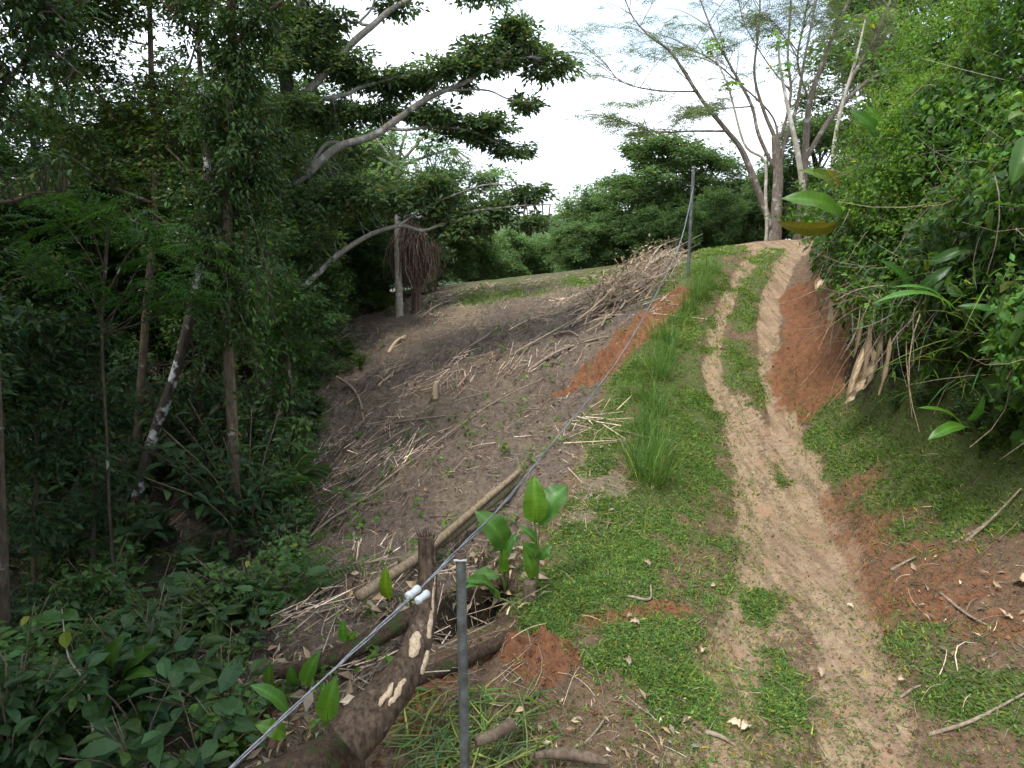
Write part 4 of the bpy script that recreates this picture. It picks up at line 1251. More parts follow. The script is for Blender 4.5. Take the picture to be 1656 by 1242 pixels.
# ------------------------------------------------------------------ overgrown bank on the right
SEC = np.array([
    [(1780, 900, 7.0), (1790, 600, 7.3), (1800, 330, 7.9), (1820, 80, 9.2), (1800, -150, 11.5), (1800, -260, 15)],
    [(1660, 800, 8.5), (1650, 560, 8.7), (1656, 340, 9.3), (1660, 140, 10.6), (1660, -40, 13), (1670, -150, 17)],
    [(1565, 745, 10.1), (1548, 560, 10.0), (1555, 390, 10.6), (1568, 220, 12), (1590, 50, 14.2), (1620, -60, 18)],
    [(1475, 690, 11.8), (1458, 520, 11.5), (1466, 390, 12.1), (1486, 240, 13.4), (1512, 90, 15.6), (1540, -40, 19)],
    [(1398, 640, 13.6), (1382, 500, 13.4), (1396, 380, 13.9), (1420, 262, 15.1), (1455, 130, 17), (1490, 20, 20)],
    [(1352, 535, 16.3), (1332, 440, 16), (1342, 352, 16.6), (1370, 280, 17.8), (1412, 195, 19.5), (1465, 80, 23)],
    [(1318, 458, 19.9), (1304, 400, 19.6), (1314, 338, 20.2), (1345, 285, 21.3), (1392, 210, 23), (1445, 110, 27)],
    [(1314, 412, 25.2), (1310, 375, 25.2), (1320, 335, 26), (1345, 295, 27), (1382, 238, 29), (1432, 140, 33)]], float)
SG = at(SEC[..., 0], SEC[..., 1], SEC[..., 2])
fine = np.array([catmull(SG[i], 41) for i in range(SG.shape[0])])
fine = np.stack([catmull(fine[:, j], 71) for j in range(41)], 1)          # (71 along, 41 up, 3)
du = np.gradient(fine, axis=0); dv = np.gradient(fine, axis=1)
fn = unit(np.cross(dv, du)); fn = np.where((fn[..., 0:1] > 0) & (fn[..., 2:3] < .3), -fn, fn)
fa = np.linalg.norm(np.cross(du, dv), axis=-1)
fa = fa / (np.maximum(np.linalg.norm(fine[..., :2], axis=-1), 4) ** 1.1)


def on_shell(n, lo=0.0, hi=1.0, tlo=0.0, thi=1.0, inner=.5):
    w = fa.copy(); h = np.linspace(0, 1, 41)[None]; t = np.linspace(0, 1, 71)[:, None]
    w = np.where((h >= lo) & (h <= hi) & (t >= tlo) & (t <= thi), w, 0).ravel()
    k = rng.choice(len(w), n, p=w / w.sum())
    a, b = np.unravel_index(k, (71, 41))
    a2 = np.minimum(a + 1, 70); b2 = np.minimum(b + 1, 40)
    f1 = rng.random((n, 1)); f2 = rng.random((n, 1))
    P = fine[a, b] * (1 - f1) * (1 - f2) + fine[a2, b] * f1 * (1 - f2) + fine[a, b2] * (1 - f1) * f2 + fine[a2, b2] * f1 * f2
    N = fn[a, b]
    lump = .55 * (fbm(P[:, 1] * .75 + .5 * P[:, 0] + 4, P[:, 2] * .9, 2, 0) - .5) * 2.2 + .45 * (fbm(P[:, 1] * 2.4 + P[:, 0], P[:, 2] * 2.4, 3, 4) - .5) * 2.0
    P = P + N * (lump * .95 - .1 - .28 * smooth(.34, .12, b / 40.0) - inner * rng.random(n) ** 1.5)[:, None]
    return P, N, b / 40.0, lump


VT = thing('vine_thicket', on_ground(1420, 690), 'mass of green climbing vines smothering the right bank', 'vines')
base = np.array(VT.location)
mb = MB()
n = 50000
P, N, h, lump = on_shell(n, inner=.7)
dens = np.where(h < .3, .85, 1.0)
m = rng.random(n) < dens; P, N, h = P[m], N[m], h[m]; n = len(P)
Yd = N * .35 + rng.normal(0, .55, (n, 3)) - UP * rng.uniform(.1, 1.1, (n, 1))
NN = N * .8 + UP * .6 + rng.normal(0, .45, (n, 3))
sz = rng.uniform(.045, .105, n)
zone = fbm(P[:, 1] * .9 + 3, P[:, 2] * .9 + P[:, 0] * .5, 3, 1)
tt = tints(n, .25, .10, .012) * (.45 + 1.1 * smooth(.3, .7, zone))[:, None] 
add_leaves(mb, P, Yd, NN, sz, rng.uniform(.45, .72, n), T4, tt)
# lighter fine-leaved creeper sheet over the upper slope
n = 22000
P, N, h, lump = on_shell(int(n * 1.8), .42, .98, .03, .8, .12)
P = P + N * .08
kk = fbm(P[:, 1] * .8 + 1, P[:, 2] * .8 + P[:, 0], 3, 5) > .47
P, N = P[kk], N[kk]; n = len(P)
add_leaves(mb, P, N * .2 + rng.normal(0, .6, (n, 3)) - UP * .4, N + UP * .5 + rng.normal(0, .3, (n, 3)), rng.uniform(.03, .06, n), .6, T4, tints(n, .2, .07, .01) * np.array([1.75, 1.5, 1.0]))
nb = 5200          # larger drooping leaves mixed through, mostly in the lower half
P, N, h, lump = on_shell(nb, .04, .8, 0, .95, .35)
kk = rng.random(nb) < np.interp(h, [0, .45, .8], [1, .8, .25]); P, N = P[kk], N[kk]; nb = len(P)
add_leaves(mb, P, N * .5 + rng.normal(0, .45, (nb, 3)) - UP * rng.uniform(.3, 1.2, (nb, 1)), N + UP * .5 + rng.normal(0, .35, (nb, 3)), rng.uniform(.10, .20, nb), rng.uniform(.38, .58, nb), T8, tints(nb, .3, .08, .015) * .7)
# loose shoots and twining tips standing off the surface
ns_ = 420
P, N, h, lump = on_shell(ns_, .15, 1.0, 0, 1, .05)
SA = P - N * .1; SBt = P + N * rng.uniform(.08, .42, (ns_, 1)) + UP * rng.uniform(-.15, .45, (ns_, 1)) + rng.normal(0, .12, (ns_, 3))
kq = 11; tq = rng.uniform(.25, 1, (ns_, kq, 1))
Q = (SA[:, None] * (1 - tq) + SBt[:, None] * tq).reshape(-1, 3)
add_leaves(mb, Q, rng.normal(0, .7, (len(Q), 3)) - UP * .25, up_dirs(len(Q), .6), rng.uniform(.045, .10, len(Q)), rng.uniform(.4, .6, len(Q)), T4, tints(len(Q), .25, .12, .02) * 1.1)
mb.build('foliage', L_VINE, VT, False, base)
# bare vine stems and dead strands below
mb = MB()
n = 230
P, N, h, lump = on_shell(n, 0, .5, 0, .85, .6)
P1 = P + rng.normal(0, .25, (n, 3)) + N * .1 - UP * rng.uniform(.1, .8, (n, 1))
P1[:, 2] = np.maximum(P1[:, 2], gz(P1[:, 0], P1[:, 1]))
add_sticks(mb, P, P1, rng.uniform(.003, .009, n), .003, .12, 3, 4, tints(n, .4, .05))
n = 150
P, N, h, lump = on_shell(n, .1, .75, 0, .9, .2)
P1 = P + rng.normal(0, .3, (n, 3)) + N * rng.uniform(.05, .3, (n, 1))
add_sticks(mb, P, P1, .003, .0015, .1, 3, 3, tints(n, .4, .05))
add_sticks(mb, SA, SBt, .003, .0015, .06, 3, 3, tints(ns_, .3, .05) * .7)
tag(mb.build('stem', W_STICK, VT, False, base), kind='stuff')
# interior dark scrub that fills the mass
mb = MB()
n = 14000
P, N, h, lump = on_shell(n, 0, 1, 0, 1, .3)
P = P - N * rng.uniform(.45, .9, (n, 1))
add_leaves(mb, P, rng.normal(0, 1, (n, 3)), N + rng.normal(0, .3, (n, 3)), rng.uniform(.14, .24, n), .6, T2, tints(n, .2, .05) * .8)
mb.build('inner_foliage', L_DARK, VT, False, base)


# ------------------------------------------------------------------ broad paddle leaves (banana, heliconia)
def paddle(mb, base, tip, width, up=UP, arch=.15, fold=.25, nl=26, nw=3, tint=(1, 1, 1), wav=.04, shape=(.12, 1.0, .35)):
    """a broad leaf blade from base to tip: midrib groove, arched, wavy margin"""
    base = np.asarray(base, float); tip = np.asarray(tip, float)
    ax = tip - base; L = np.linalg.norm(ax); y = ax / L
    x = unit(np.cross(y, up)[None])[0]; z = np.cross(x, y)
    t = np.linspace(0, 1, nl + 1); s = np.linspace(-1, 1, 2 * nw + 1)
    prof = np.interp(t, [0, .06, .2, .45, .7, .88, 1.0], [.10, .42, .85, 1.0, .86, .5, .02])
    ph = rng.uniform(0, 6.28)
    V = []
    for i, tt_ in enumerate(t):
        c = base + y * L * tt_ + z * arch * L * 4 * tt_ * (1 - tt_) - z * 0.0
        for sj in s:
            w = .5 * width * prof[i] * sj
            zz = abs(sj) * fold * .5 * width * prof[i] + wav * width * math.sin(ph + tt_ * 17 + sj * 2) * abs(sj)
            V.append(c + x * w + z * zz)
    k = 2 * nw + 1
    F = [(i * k + j, i * k + j + 1, (i + 1) * k + j + 1, (i + 1) * k + j) for i in range(nl) for j in range(k - 1)]
    rib = (1 + .04 * np.where(np.arange(nl + 1) % 2 == 0, 1, -1) + rng.normal(0, .05, nl + 1))[:, None, None]
    tn = (rib * (np.where(np.abs(s) < .05, 1.5, 1.0)[:, None] * np.asarray(tint)[None])[None]).reshape(-1, 3)
    mb.add(np.array(V), [np.array(F)], tn)
    return base + y * L * t[:, None] * .96 + z * (arch * L * 4 * t * (1 - t))[:, None]


def paddle_plant(name, label, cat, base, leaves, stem_r, lmat, group=None, stemmat=None, petiole=True):
    """leaves: list of (blade start, blade tip, width, up, tint)"""
    o = thing(name, base, label, cat, group)
    sb = MB()
    for lf in leaves:
        b, t, w, up, tn = lf[:5]
        kw = lf[5] if len(lf) > 5 else {}
        lb = MB(); cl = paddle(lb, b, t, w, np.asarray(up, float), tint=tn, **kw)
        lf_o = lb.build('leaf', lmat, o, True, base)
        rb = MB(); add_tube(rb, cl[::3], [w * .026, w * .018, w * .006], 6, 14, 0, 1, True, tuple(1.3 * q_ for q_ in tn))
        rb.build('midrib', M_STALK, lf_o, True, base)
        if petiole:
            mid = .5 * (np.asarray(base) + np.asarray(b)) + np.array([0, 0, .12 * np.linalg.norm(np.asarray(b) - base)])
            add_tube(sb, [base - UP * .03, mid, b], [stem_r, stem_r * .75, stem_r * .4], 7, 9, 0, 1, True, (1, 1, 1))
    if sb.n:
        sb.build('stem', stemmat or M_STALK, o, True, base)
    return o


g = lambda u, v: on_ground(u, v)
FRONT = np.array([0, -.75, .6])
b0 = g(868, 952); D = b0[1] / S
paddle_plant('banana_plant', 'young banana plant with two upright broad leaves beside the verge', 'banana plant', b0,
             [(at(865, 845, D), at(863, 768, D - .1), .21, FRONT, (1.25, 1.25, .9)), (at(872, 848, D), at(918, 785, D + .2), .26, (-.5, -.7, .5), (.8, .95, 1.1)),
              (at(866, 900, D), at(843, 878, D - .3), .12, FRONT, (.9, 1, 1)), (at(872, 905, D), at(893, 882, D), .08, FRONT, (.7, .9, 1)), (at(862, 935, D - .1), at(846, 880, D - .2), .11, FRONT, (1.1, 1.1, .9)), (at(868, 880, D), at(838, 852, D), .1, (0, -.4, 1), (.8, .9, 1))], .012, L_BANANA)
b0 = g(818, 960); D = b0[1] / S
paddle_plant('banana_plant', 'young banana plant left of the taller one, with one drooping shaded leaf', 'banana plant', b0,
             [(at(815, 890, D), at(768, 826, D), .25, (.5, -.75, .5), (.75, .85, .8), dict(arch=.22)), (at(812, 905, D), at(836, 862, D), .08, FRONT, (.7, .9, 1)), (at(808, 930, D), at(762, 945, D - .3), .2, (0, -.2, 1), (1, 1.05, 1), dict(arch=.12)),
              (at(815, 925, D), at(815, 886, D - .2), .1, FRONT, (1.1, 1.1, .8))], .012, L_BANANA)
b0 = g(845, 992); D = b0[1] / S
paddle_plant('fallen_banana_leaf', 'cut banana leaf lying low with its pale stalk toward the verge', 'leaf', b0,
             [(at(805, 968, D), at(752, 940, D - .4), .17, (0, -.3, 1), (.8, .95, .9)), (at(800, 966, D), at(745, 955, D - .6), .08, (0, -.2, 1), (.9, 1, .9))], .012, L_BANANA)
# single broad leaves sprouting in the gully and by the log
for (bu, bv, tu, tv, w, lab, tn, up) in [
        (628, 968, 624, 914, .11, 'single yellow-green upright leaf left of the leaning log', (1.5, 1.25, .5), FRONT),
        (532, 1168, 545, 1092, .15, 'large upright green leaf below the wire, left of the log butt', (1.0, 1.1, .8), FRONT),
        (466, 1160, 402, 1108, .12, 'bent green leaf tip by the wire at lower left', (.9, 1.1, .9), (.3, -.2, 1)),
        (462, 1190, 412, 1172, .11, 'bright pointed leaf under the wire at lower left', (1.2, 1.2, .8), (.1, -.5, .8)),
        (560, 1038, 555, 1000, .08, 'small upright leaf left of the black hollow', (.9, 1.1, .9), FRONT),
        (566, 1040, 578, 1018, .06, 'small leaning leaf left of the black hollow', (1.1, 1.1, .8), FRONT),
        (495, 1110, 518, 1052, .12, 'rounded pale green leaf in the undergrowth above the wire', (.9, 1.05, .9), FRONT),
        (480, 1110, 470, 1075, .09, 'small dark leaf beside the rounded pale one above the wire', (.6, .8, .8), FRONT),
        (440, 1110, 438, 1070, .09, 'dull brownish-green leaf in the undergrowth above the wire', (.7, .7, .6), FRONT)]:
    b = g(bu, bv + 12); D = b[1] / S - .25
    b = at(bu, bv + 6, D)
    gb = b.copy(); gb[2] = float(gz(b[:1], b[1:2])[0])
    paddle_plant('broad_leaf_sprout', lab, 'plant', gb, [(at(bu, bv, D), at(tu, tv, D - .1), w, up, tn)], .006, L_BANANA)

# heliconia-like plants with large leaves
def fan_plant(name, label, base, spec, D, w0, cat='plant', lmat=None, group=None):
    return paddle_plant(name, label, cat, base, [(at(a, b, D + dd), at(c, d, D + dd - .2), w, up, tn) for (a, b, c, d, dd, w, up, tn) in spec], w0, lmat or L_BANANA, group)


b0 = g(188, 1190); D = b0[1] / S
fan_plant('broad_leaf_plant', 'large paddle-leaved plant in the lower left undergrowth', b0,
          [(185, 1085, 203, 1028, 0, .16, FRONT, (.55, .62, .55)), (200, 1090, 258, 1045, 0, .15, (-.4, -.7, .6), (.6, .65, .6)), (195, 1108, 252, 1092, -.2, .12, (0, -.3, 1), (.7, .75, .7)), (180, 1085, 128, 1040, .2, .14, (.3, -.6, .7), (.5, .6, .55)), (205, 1130, 245, 1115, 0, .12, (0, -.5, 1), (.45, .5, .45)),
           (200, 1160, 255, 1165, -.3, .13, (0, -.3, 1), (.5, .55, .5)), (175, 1120, 150, 1190, -.3, .12, (.2, -.8, .3), (.45, .5, .45)), (160, 1110, 60, 1130, -.2, .13, (0, -.3, 1), (.4, .48, .45))], D, .012)
spec_r = [
    ([(1362, 350, 1262, 322, 0, .26, (-.1, -.8, .55), (.9, .95, .8)), (1360, 352, 1280, 330, .3, .2, (0, -.2, 1), (1.2, 1.1, .9)), (1358, 362, 1256, 358, -.1, .2, (.1, -.75, -.5), (1.1, .5, .55))], 'pale-backed broad leaves jutting out over the track from the bank'),
    ([(1352, 310, 1292, 276, 0, .2, (-.3, -.6, .6), (1.1, .9, .7)), (1356, 320, 1330, 272, .2, .18, (.2, -.7, .6), (1.6, .75, .6)), (1350, 365, 1290, 380, 0, .12, (0, -.5, .7), (1.5, .7, .6))], 'browning broad leaves above the jutting pale ones'),
    ([(1420, 235, 1372, 178, 0, .2, (-.4, -.6, .6), (.6, .75, .8)), (1425, 240, 1400, 170, .3, .16, FRONT, (.9, 1, .8)), (1440, 230, 1470, 185, 0, .18, FRONT, (.7, .85, .8)), (1430, 220, 1480, 160, .4, .2, FRONT, (1.0, 1.0, .8)), (1445, 215, 1440, 150, .6, .18, FRONT, (1.3, .9, .5))], 'cluster of large dull leaves high on the bank by the whitish trunk'),
    ([(1545, 500, 1410, 492, -.1, .1, (0, -.3, 1), (.9, 1.1, .9)), (1540, 505, 1440, 465, .1, .06, (0, -.4, .9), (.8, 1, .9)), (1550, 495, 1640, 520, .1, .07, FRONT, (.6, .8, .7))], 'long narrow bright leaves pointing left in mid bank'),
    ([(1560, 690, 1500, 712, -.2, .11, (0, -.5, .9), (.8, 1, .7)), (1565, 680, 1590, 640, 0, .08, FRONT, (.7, .9, .8)), (1560, 700, 1480, 660, 0, .07, (0, -.4, 1), (.9, 1.0, .8))], 'narrow arching leaves low on the bank above the grass'),
    ([(1470, 480, 1420, 420, -.1, .1, FRONT, (.4, .55, .5)), (1480, 475, 1540, 430, 0, .1, FRONT, (.4, .5, .5)), (1500, 430, 1580, 400, .1, .1, FRONT, (.45, .6, .5))], 'dark broad leaves half hidden in the middle of the vines'),
    ([(1660, 220, 1635, 300, -.2, .14, (-.4, -.8, .2), (.55, .6, .5)), (1665, 190, 1630, 195, 0, .1, (0, -.3, 1), (1.2, .9, .6))], 'drooping broad leaf at the right edge among the vines')]
for spec, lab in spec_r:
    u0, v0 = spec[0][0], spec[0][1]
    # depth of the vine face at this picture point
    r = ray(u0, v0); q = fine.reshape(-1, 3) - np.array([0, 0, CZ]); tt_ = q[:, 1]
    e = np.hypot(q[:, 0] / tt_ - r[0], q[:, 2] / tt_ - r[2]); D = float(tt_[e.argmin()]) / S - .8
    b0 = at(u0 + 25, v0 + 45, D + .6)
    fan_plant('bank_broad_leaf', lab, b0, spec, D, .012, 'leaves', None, 'broad-leaved plants in the vines')

# young big-leaved shrubs at lower right of the bank
# ------------------------------------------------------------------ understory shrubs, copied
def proto_shrub(name, seed, H, n_stem, lmat, L, W, kl, tmpl=T8, droop=.35, bright=1.0):
    global rng
    keep = rng; rng = np.random.default_rng(seed)
    o = thing(name, (0, 0, 0), '', 'shrub')
    lb = MB(); wb = MB()
    for i in range(n_stem):
        a = rng.uniform(0, 6.28); lean = rng.uniform(.1, .75)
        top = np.array([math.cos(a) * lean * H, math.sin(a) * lean * H, H * rng.uniform(.6, 1.0)])
        p = [np.zeros(3) - UP * .05, top * np.array([.35, .35, .55]), top]
        c = add_tube(wb, p, [.010, .007, .003], 5, 8, 0, 1, True)
        k = kl
        t = rng.uniform(.3, 1, k); idx = (t * (len(c) - 1)).astype(int)
        P = c[idx] + rng.normal(0, .015, (k, 3))
        aa = rng.uniform(0, 6.28, k)
        d = np.stack([np.cos(aa), np.sin(aa), rng.uniform(-droop, .45, k)], -1)
        P2 = P + d * .03
        add_leaves(lb, P2, d, up_dirs(k, .35), rng.uniform(.7, 1.2, k) * L, W, tmpl, tints(k, .22, .08, .01) * bright)
    wb.build('stem', B_BROWN, o, True); lb.build('foliage', lmat, o, False)
    rng = keep
    return o


SH = [proto_shrub('shrub', 301, .85, 16, L_DARK, .13, .42, 22, T8), proto_shrub('shrub', 302, .75, 18, L_MID, .10, .5, 26, T8, .5, 1.1),
      proto_shrub('shrub', 303, 1.3, 14, L_DARK, .14, .38, 30, T8, .6), proto_shrub('shrub', 304, .5, 16, L_LIGHT, .085, .55, 20, T8, .3, .85)]
# fern-like pinnate shrub
keep = rng; rng = np.random.default_rng(305)
o = thing('shrub', (0, 0, 0), '', 'shrub'); lb = MB(); wb = MB()
for i in range(26):
    a = rng.uniform(0, 6.28); el = rng.uniform(.3, 1.2)
    d = np.array([[math.cos(a) * math.cos(el), math.sin(a) * math.cos(el), math.sin(el)]])
    hp = rng.uniform(.1, .5); p0 = np.array([[rng.normal(0, .06), rng.normal(0, .06), 0]]) + d * hp
    pinnate(lb, p0, d + np.array([[math.cos(a) * .6, math.sin(a) * .6, -.2]]), up_dirs(1, .2), rng.uniform(.3, .5, 1), 11, .24, tints(1, .2, .08))
    add_sticks(wb, np.array([[0, 0, -.03]]), p0, .006, .004, .05, 4, 3)
wb.build('stem', B_BROWN, o, False); lb.build('foliage', L_MID, o, False)
SH.append(o); rng = keep
SH.append(proto_shrub('shrub', 306, .7, 9, L_DARK, .22, .5, 4, T8, .5, 1.2)); SH.append(proto_shrub('shrub', 307, .6, 13, L_OLIVE, .17, .3, 14, T8, .7, 1.0))
USED3 = {}
SLOOK = ['glossy pointed-leaf', 'round-leaf', 'tall dark', 'small bright', 'ferny', 'large-leaf', 'narrow-leaf']
r2 = random.Random(5)
ZN = {}


def shrub_at(u, v, s, k, zone):
    ZN.setdefault(zone, []).append((u, v, s, k))


for i in range(60):      # lower left undergrowth
    v = r2.uniform(900, 1290); u = r2.uniform(-40, 470 - (v - 900) * .25)
    shrub_at(u, v, r2.uniform(.6, 1.15), r2.choice([0, 1, 5, 3, 4, 6, 5]), 'nearest row of the lower left undergrowth' if v > 1150 else 'middle row of the lower left undergrowth' if v > 1010 else 'far row of the lower left undergrowth')
for i in range(46):      # deep gully
    v = r2.uniform(700, 930); u = r2.uniform(-60, 470)
    shrub_at(u, v, r2.uniform(.9, 1.6), r2.choice([2, 2, 0, 1, 4, 5, 6]), 'shaded gully among the trunks, near side' if v > 850 else 'shaded gully among the trunks, middle' if v > 780 else 'shaded gully among the trunks, far side')
for i in range(30):      # edge of slope
    v = r2.uniform(560, 1000); u = 500 + r2.gauss(0, 14) - max(0, v - 700) * .14 + (60 if v < 600 else 0) * r2.random()
    shrub_at(u, v, r2.uniform(.5, 1.1), r2.choice([1, 3, 0, 4]), 'left foot of the cleared slope, lower part' if v > 780 else 'left foot of the cleared slope, upper part')
for (u, v, s, k) in [(600, 495, 1.0, 3), (590, 505, .9, 1), (555, 530, 1.0, 3), (620, 500, .7, 3)]:
    shrub_at(u, v, s * 1.6, k, 'top left corner of the cleared slope')
for i in range(18):
    u = r2.uniform(1430, 1660); v = 650 + (u - 1440) * .55 + r2.uniform(-70, 10)
    shrub_at(u, v, r2.uniform(.3, .5), r2.choice([1, 0, 3]), 'right bank just above the grass')
for zone, lst in ZN.items():
    for i, (u, v, s, k) in enumerate(sorted(lst)):
        q = g(u, v)
        place(SH[k], USED3, 'shrub', q[0], q[1], s, rng.uniform(0, 6.28), SLOOK[k] + ' shrub, ' + ORD[i].replace(' from left', '') + ' from left, ' + zone if i else SLOOK[k] + ' shrub, leftmost, ' + zone, 'shrub', 'shrubs: ' + zone, s * rng.uniform(.85, 1.15))

# palm-like fan in the gully and arching fronds
b0 = g(465, 830)
o = thing('small_palm', b0, 'small palm with drooping fronds at the gully edge', 'palm'); lb = MB(); wb = MB()
for i in range(14):
    a = rng.uniform(0, 6.28); d = np.array([math.cos(a) * .8, math.sin(a) * .8, rng.uniform(.3, 1)])
    p0 = b0 + UP * .35 + d * .15
    m = 26; t = np.linspace(0, 1, m)
    C = p0 + d * (t * .75)[:, None] - UP * (t * t * .55)[:, None]
    side = unit(np.cross(d, UP)[None])[0]
    for s in (-1, 1):
        add_leaves(lb, C, np.tile(side * s, (m, 1)) + d * .6 - UP * .45, np.tile(UP, (m, 1)), .24 * np.sin(.3 + t * 2.6), .09, T2, tints(m, .2, .06))
    add_sticks(wb, (b0 + UP * .1)[None], C[:1], .012, .008, .02, 5, 2)
    add_sticks(wb, C[:-1], C[1:], .006, .005, 0, 4, 1)
add_tube(wb, [b0 - UP * .05, b0 + UP * .35], [.05, .04], 8, 5, .2, 3)
wb.build('stem', B_BROWN, o, False, b0); lb.build('foliage', L_MID, o, False, b0)

# slender seedling with few leaves in the lower left
b0 = g(165, 1238); D = b0[1] / S
o = thing('slender_sapling', b0, 'slender pale-stemmed sapling with one yellowing leaf at lower left', 'sapling'); lb = MB(); wb = MB()
c = add_tube(wb, [b0, at(150, 1180, D), at(140, 1110, D), at(110, 1060, D), at(100, 985, D)], [.012, .010, .008, .006, .003], 7, 24)
for (u, v, du_, dv_, L, tn) in [(106, 1020, 0, 26, .13, (2.6, 1.6, .6)), (100, 992, 40, 10, .16, (1, 1, 1)), (100, 990, -45, 12, .16, (.9, 1, .9)), (115, 1060, 50, -8, .16, (.9, 1, .9)), (125, 1080, -40, 20, .17, (.8, .9, .8)), (135, 1105, 45, 22, .17, (.9, 1, .8)), (138, 1110, -42, 30, .16, (.8, 1, .8)), (142, 1130, 10, 45, .17, (.8, .9, .8)), (100, 985, 15, -18, .1, (1.2, 1.2, .9))]:
    p = at(u, v, D); q = at(u + du_, v + dv_, D - .15)
    add_leaves(lb, p[None], (q - p)[None], np.array([[0, -.4, 1.]]), L, .62, T8, np.array([tn]))
wb.build('stem', B_PALE, o, True, b0); lb.build('foliage', L_MID, o, False, b0)

# ------------------------------------------------------------------ tall grass clumps along the verge
def grass_clump(label, u, v, n, H, R, lean=(0, 0)):
    b = g(u, v); mb = MB()
    a = rng.uniform(0, 6.28, n); r = R * np.sqrt(rng.random(n))
    P = b + np.stack([np.cos(a) * r, np.sin(a) * r, 0 * r], -1); P[:, 2] = gz(P[:, 0], P[:, 1]) - .01
    d = np.stack([np.cos(a) * .14 * r / R + lean[0], np.sin(a) * .14 * r / R + lean[1], np.ones(n)], -1) + rng.normal(0, .16, (n, 3))
    add_blades(mb, P, d, H * rng.uniform(.35, 1.15, n), rng.gamma(3.0, .0019, n) + .002, rng.gamma(1.5, .22, n), 4, tints(n, .28, .10, .04))
    m = n // 3
    add_blades(mb, P[:m] + 0, d[:m] + rng.normal(0, .5, (m, 3)), H * rng.uniform(.25, .75, m), .006, rng.uniform(.3, 1.2, m), 4, tints(m, .3, .1) * np.array([2.6, 1.35, 2.0]))
    tag(mb.build('tall_grass_clump', L_GRASS, None, False, b), label, 'grass clump', 'tall grass clumps along the verge')


GC = [(1046, 775, .30, .9, 420), (1030, 745, .22, .6, 220), (1062, 735, .22, .75, 260), (1040, 705, .24, .85, 320), (1062, 672, .2, .62, 220), (1046, 650, .22, .6, 200), (1020, 640, .2, .4, 140), (1066, 612, .24, .8, 300), (1042, 600, .26, .5, 200), (1076, 580, .22, .72, 240), (1085, 556, .22, .66, 220), (1062, 550, .2, .45, 140), (1098, 520, .24, .5, 160), (1112, 500, .24, .55, 200), (1128, 480, .26, .74, 320), (1142, 462, .26, .66, 260), (1150, 440, .26, .5, 180)]
for i, (u, v, R_, H_, n_) in enumerate(GC):
    grass_clump('tall grass clump, ' + ORD[i].replace('leftmost', 'first').replace(' from left', '') + ' of the verge strip counted up from the near end', u, v, int(n_ * .6), H_ * rng.uniform(.7, 1.1), R_ * .7)

# ------------------------------------------------------------------ fence: posts, wire, insulators
def post(label, top, r):
    gx, gy = top[0] + .004, top[1]
    gzv = float(gz(np.array([gx]), np.array([gy]))[0])
    o = thing('fence_post', (gx, gy, gzv), label, 'fence post', 'steel fence posts')
    b = np.array([gx, gy, gzv])
    mb = MB()
    add_tube(mb, [b - UP * .3, top - UP * .05], [r, r], 20, 8, .01, 8, False); mb.build('shaft', M_POST, o, True, b)
    mb = MB()   # open pipe mouth with rusty rim and a fixing bolt
    ang = np.linspace(0, 2 * math.pi, 20, endpoint=False)
    rings = [(r * 1.0, -.05), (r * 1.07, -.049), (r * 1.07, 0.0), (r * .86, 0.0), (r * .86, -.06)]
    V = np.array([[top + np.array([math.cos(t) * rr, math.sin(t) * rr, zz]) for t in ang] for rr, zz in rings]).reshape(-1, 3)
    F = [(i * 20 + j, i * 20 + (j + 1) % 20, (i + 1) * 20 + (j + 1) % 20, (i + 1) * 20 + j) for i in range(4) for j in range(20)]
    mb.add(V, [np.array(F)]); mb.build('rim', M_RUST, o, False, b)
    mb = MB()
    add_tube(mb, [top + np.array([-r * 1.3, -r * .9, -.035]), top + np.array([r * 1.2, -r * .9, -.035])], [.006, .006], 8, 4); mb.build('bolt', M_INS, o, True, b)
    return o


near_top = at(745, 892, 5.0); far_top = at(1122, 268, 24)
post('near steel pipe fence post standing before the log', near_top, px(9.0, 5.0))
post('far thin steel fence post at the top of the slope', far_top, .034)
wp = [at(1122, 300, 24), at(1100, 392, 21.5), at(1060, 478, 18), at(1010, 565, 14.6), at(960, 636, 12), at(905, 702, 9.6), at(850, 772, 7.6), at(800, 830, 6.3), at(742, 888, 5.12), at(676, 955, 4.65), at(600, 1028, 4.25), at(500, 1120, 3.8), at(370, 1245, 3.4), at(150, 1450, 2.9)]
W = catmull(wp, 420)
o = thing('fence_wire', wp[-1], 'twisted electric fence wire strung down from the far post', 'wire')
for k in range(3):
    mb = MB(); t = np.arange(len(W)) * .16 + k * 2.1
    off = np.stack([np.cos(t), 0 * t, np.sin(t)], -1) * np.linspace(.0045, .0040, len(W))[:, None]
    off[:, 0] += .003 * np.sin(np.arange(len(W)) * .05 + k); off[:, 2] += .003 * np.sin(np.arange(len(W)) * .06 + k * 2)
    add_tube(mb, W + off, [.0045, .0030], 5, len(W), 0, 1, True)
    mb.build('strand', M_WIRE, o, True, wp[-1])
ax = unit((wp[8] - wp[9])[None])[0]
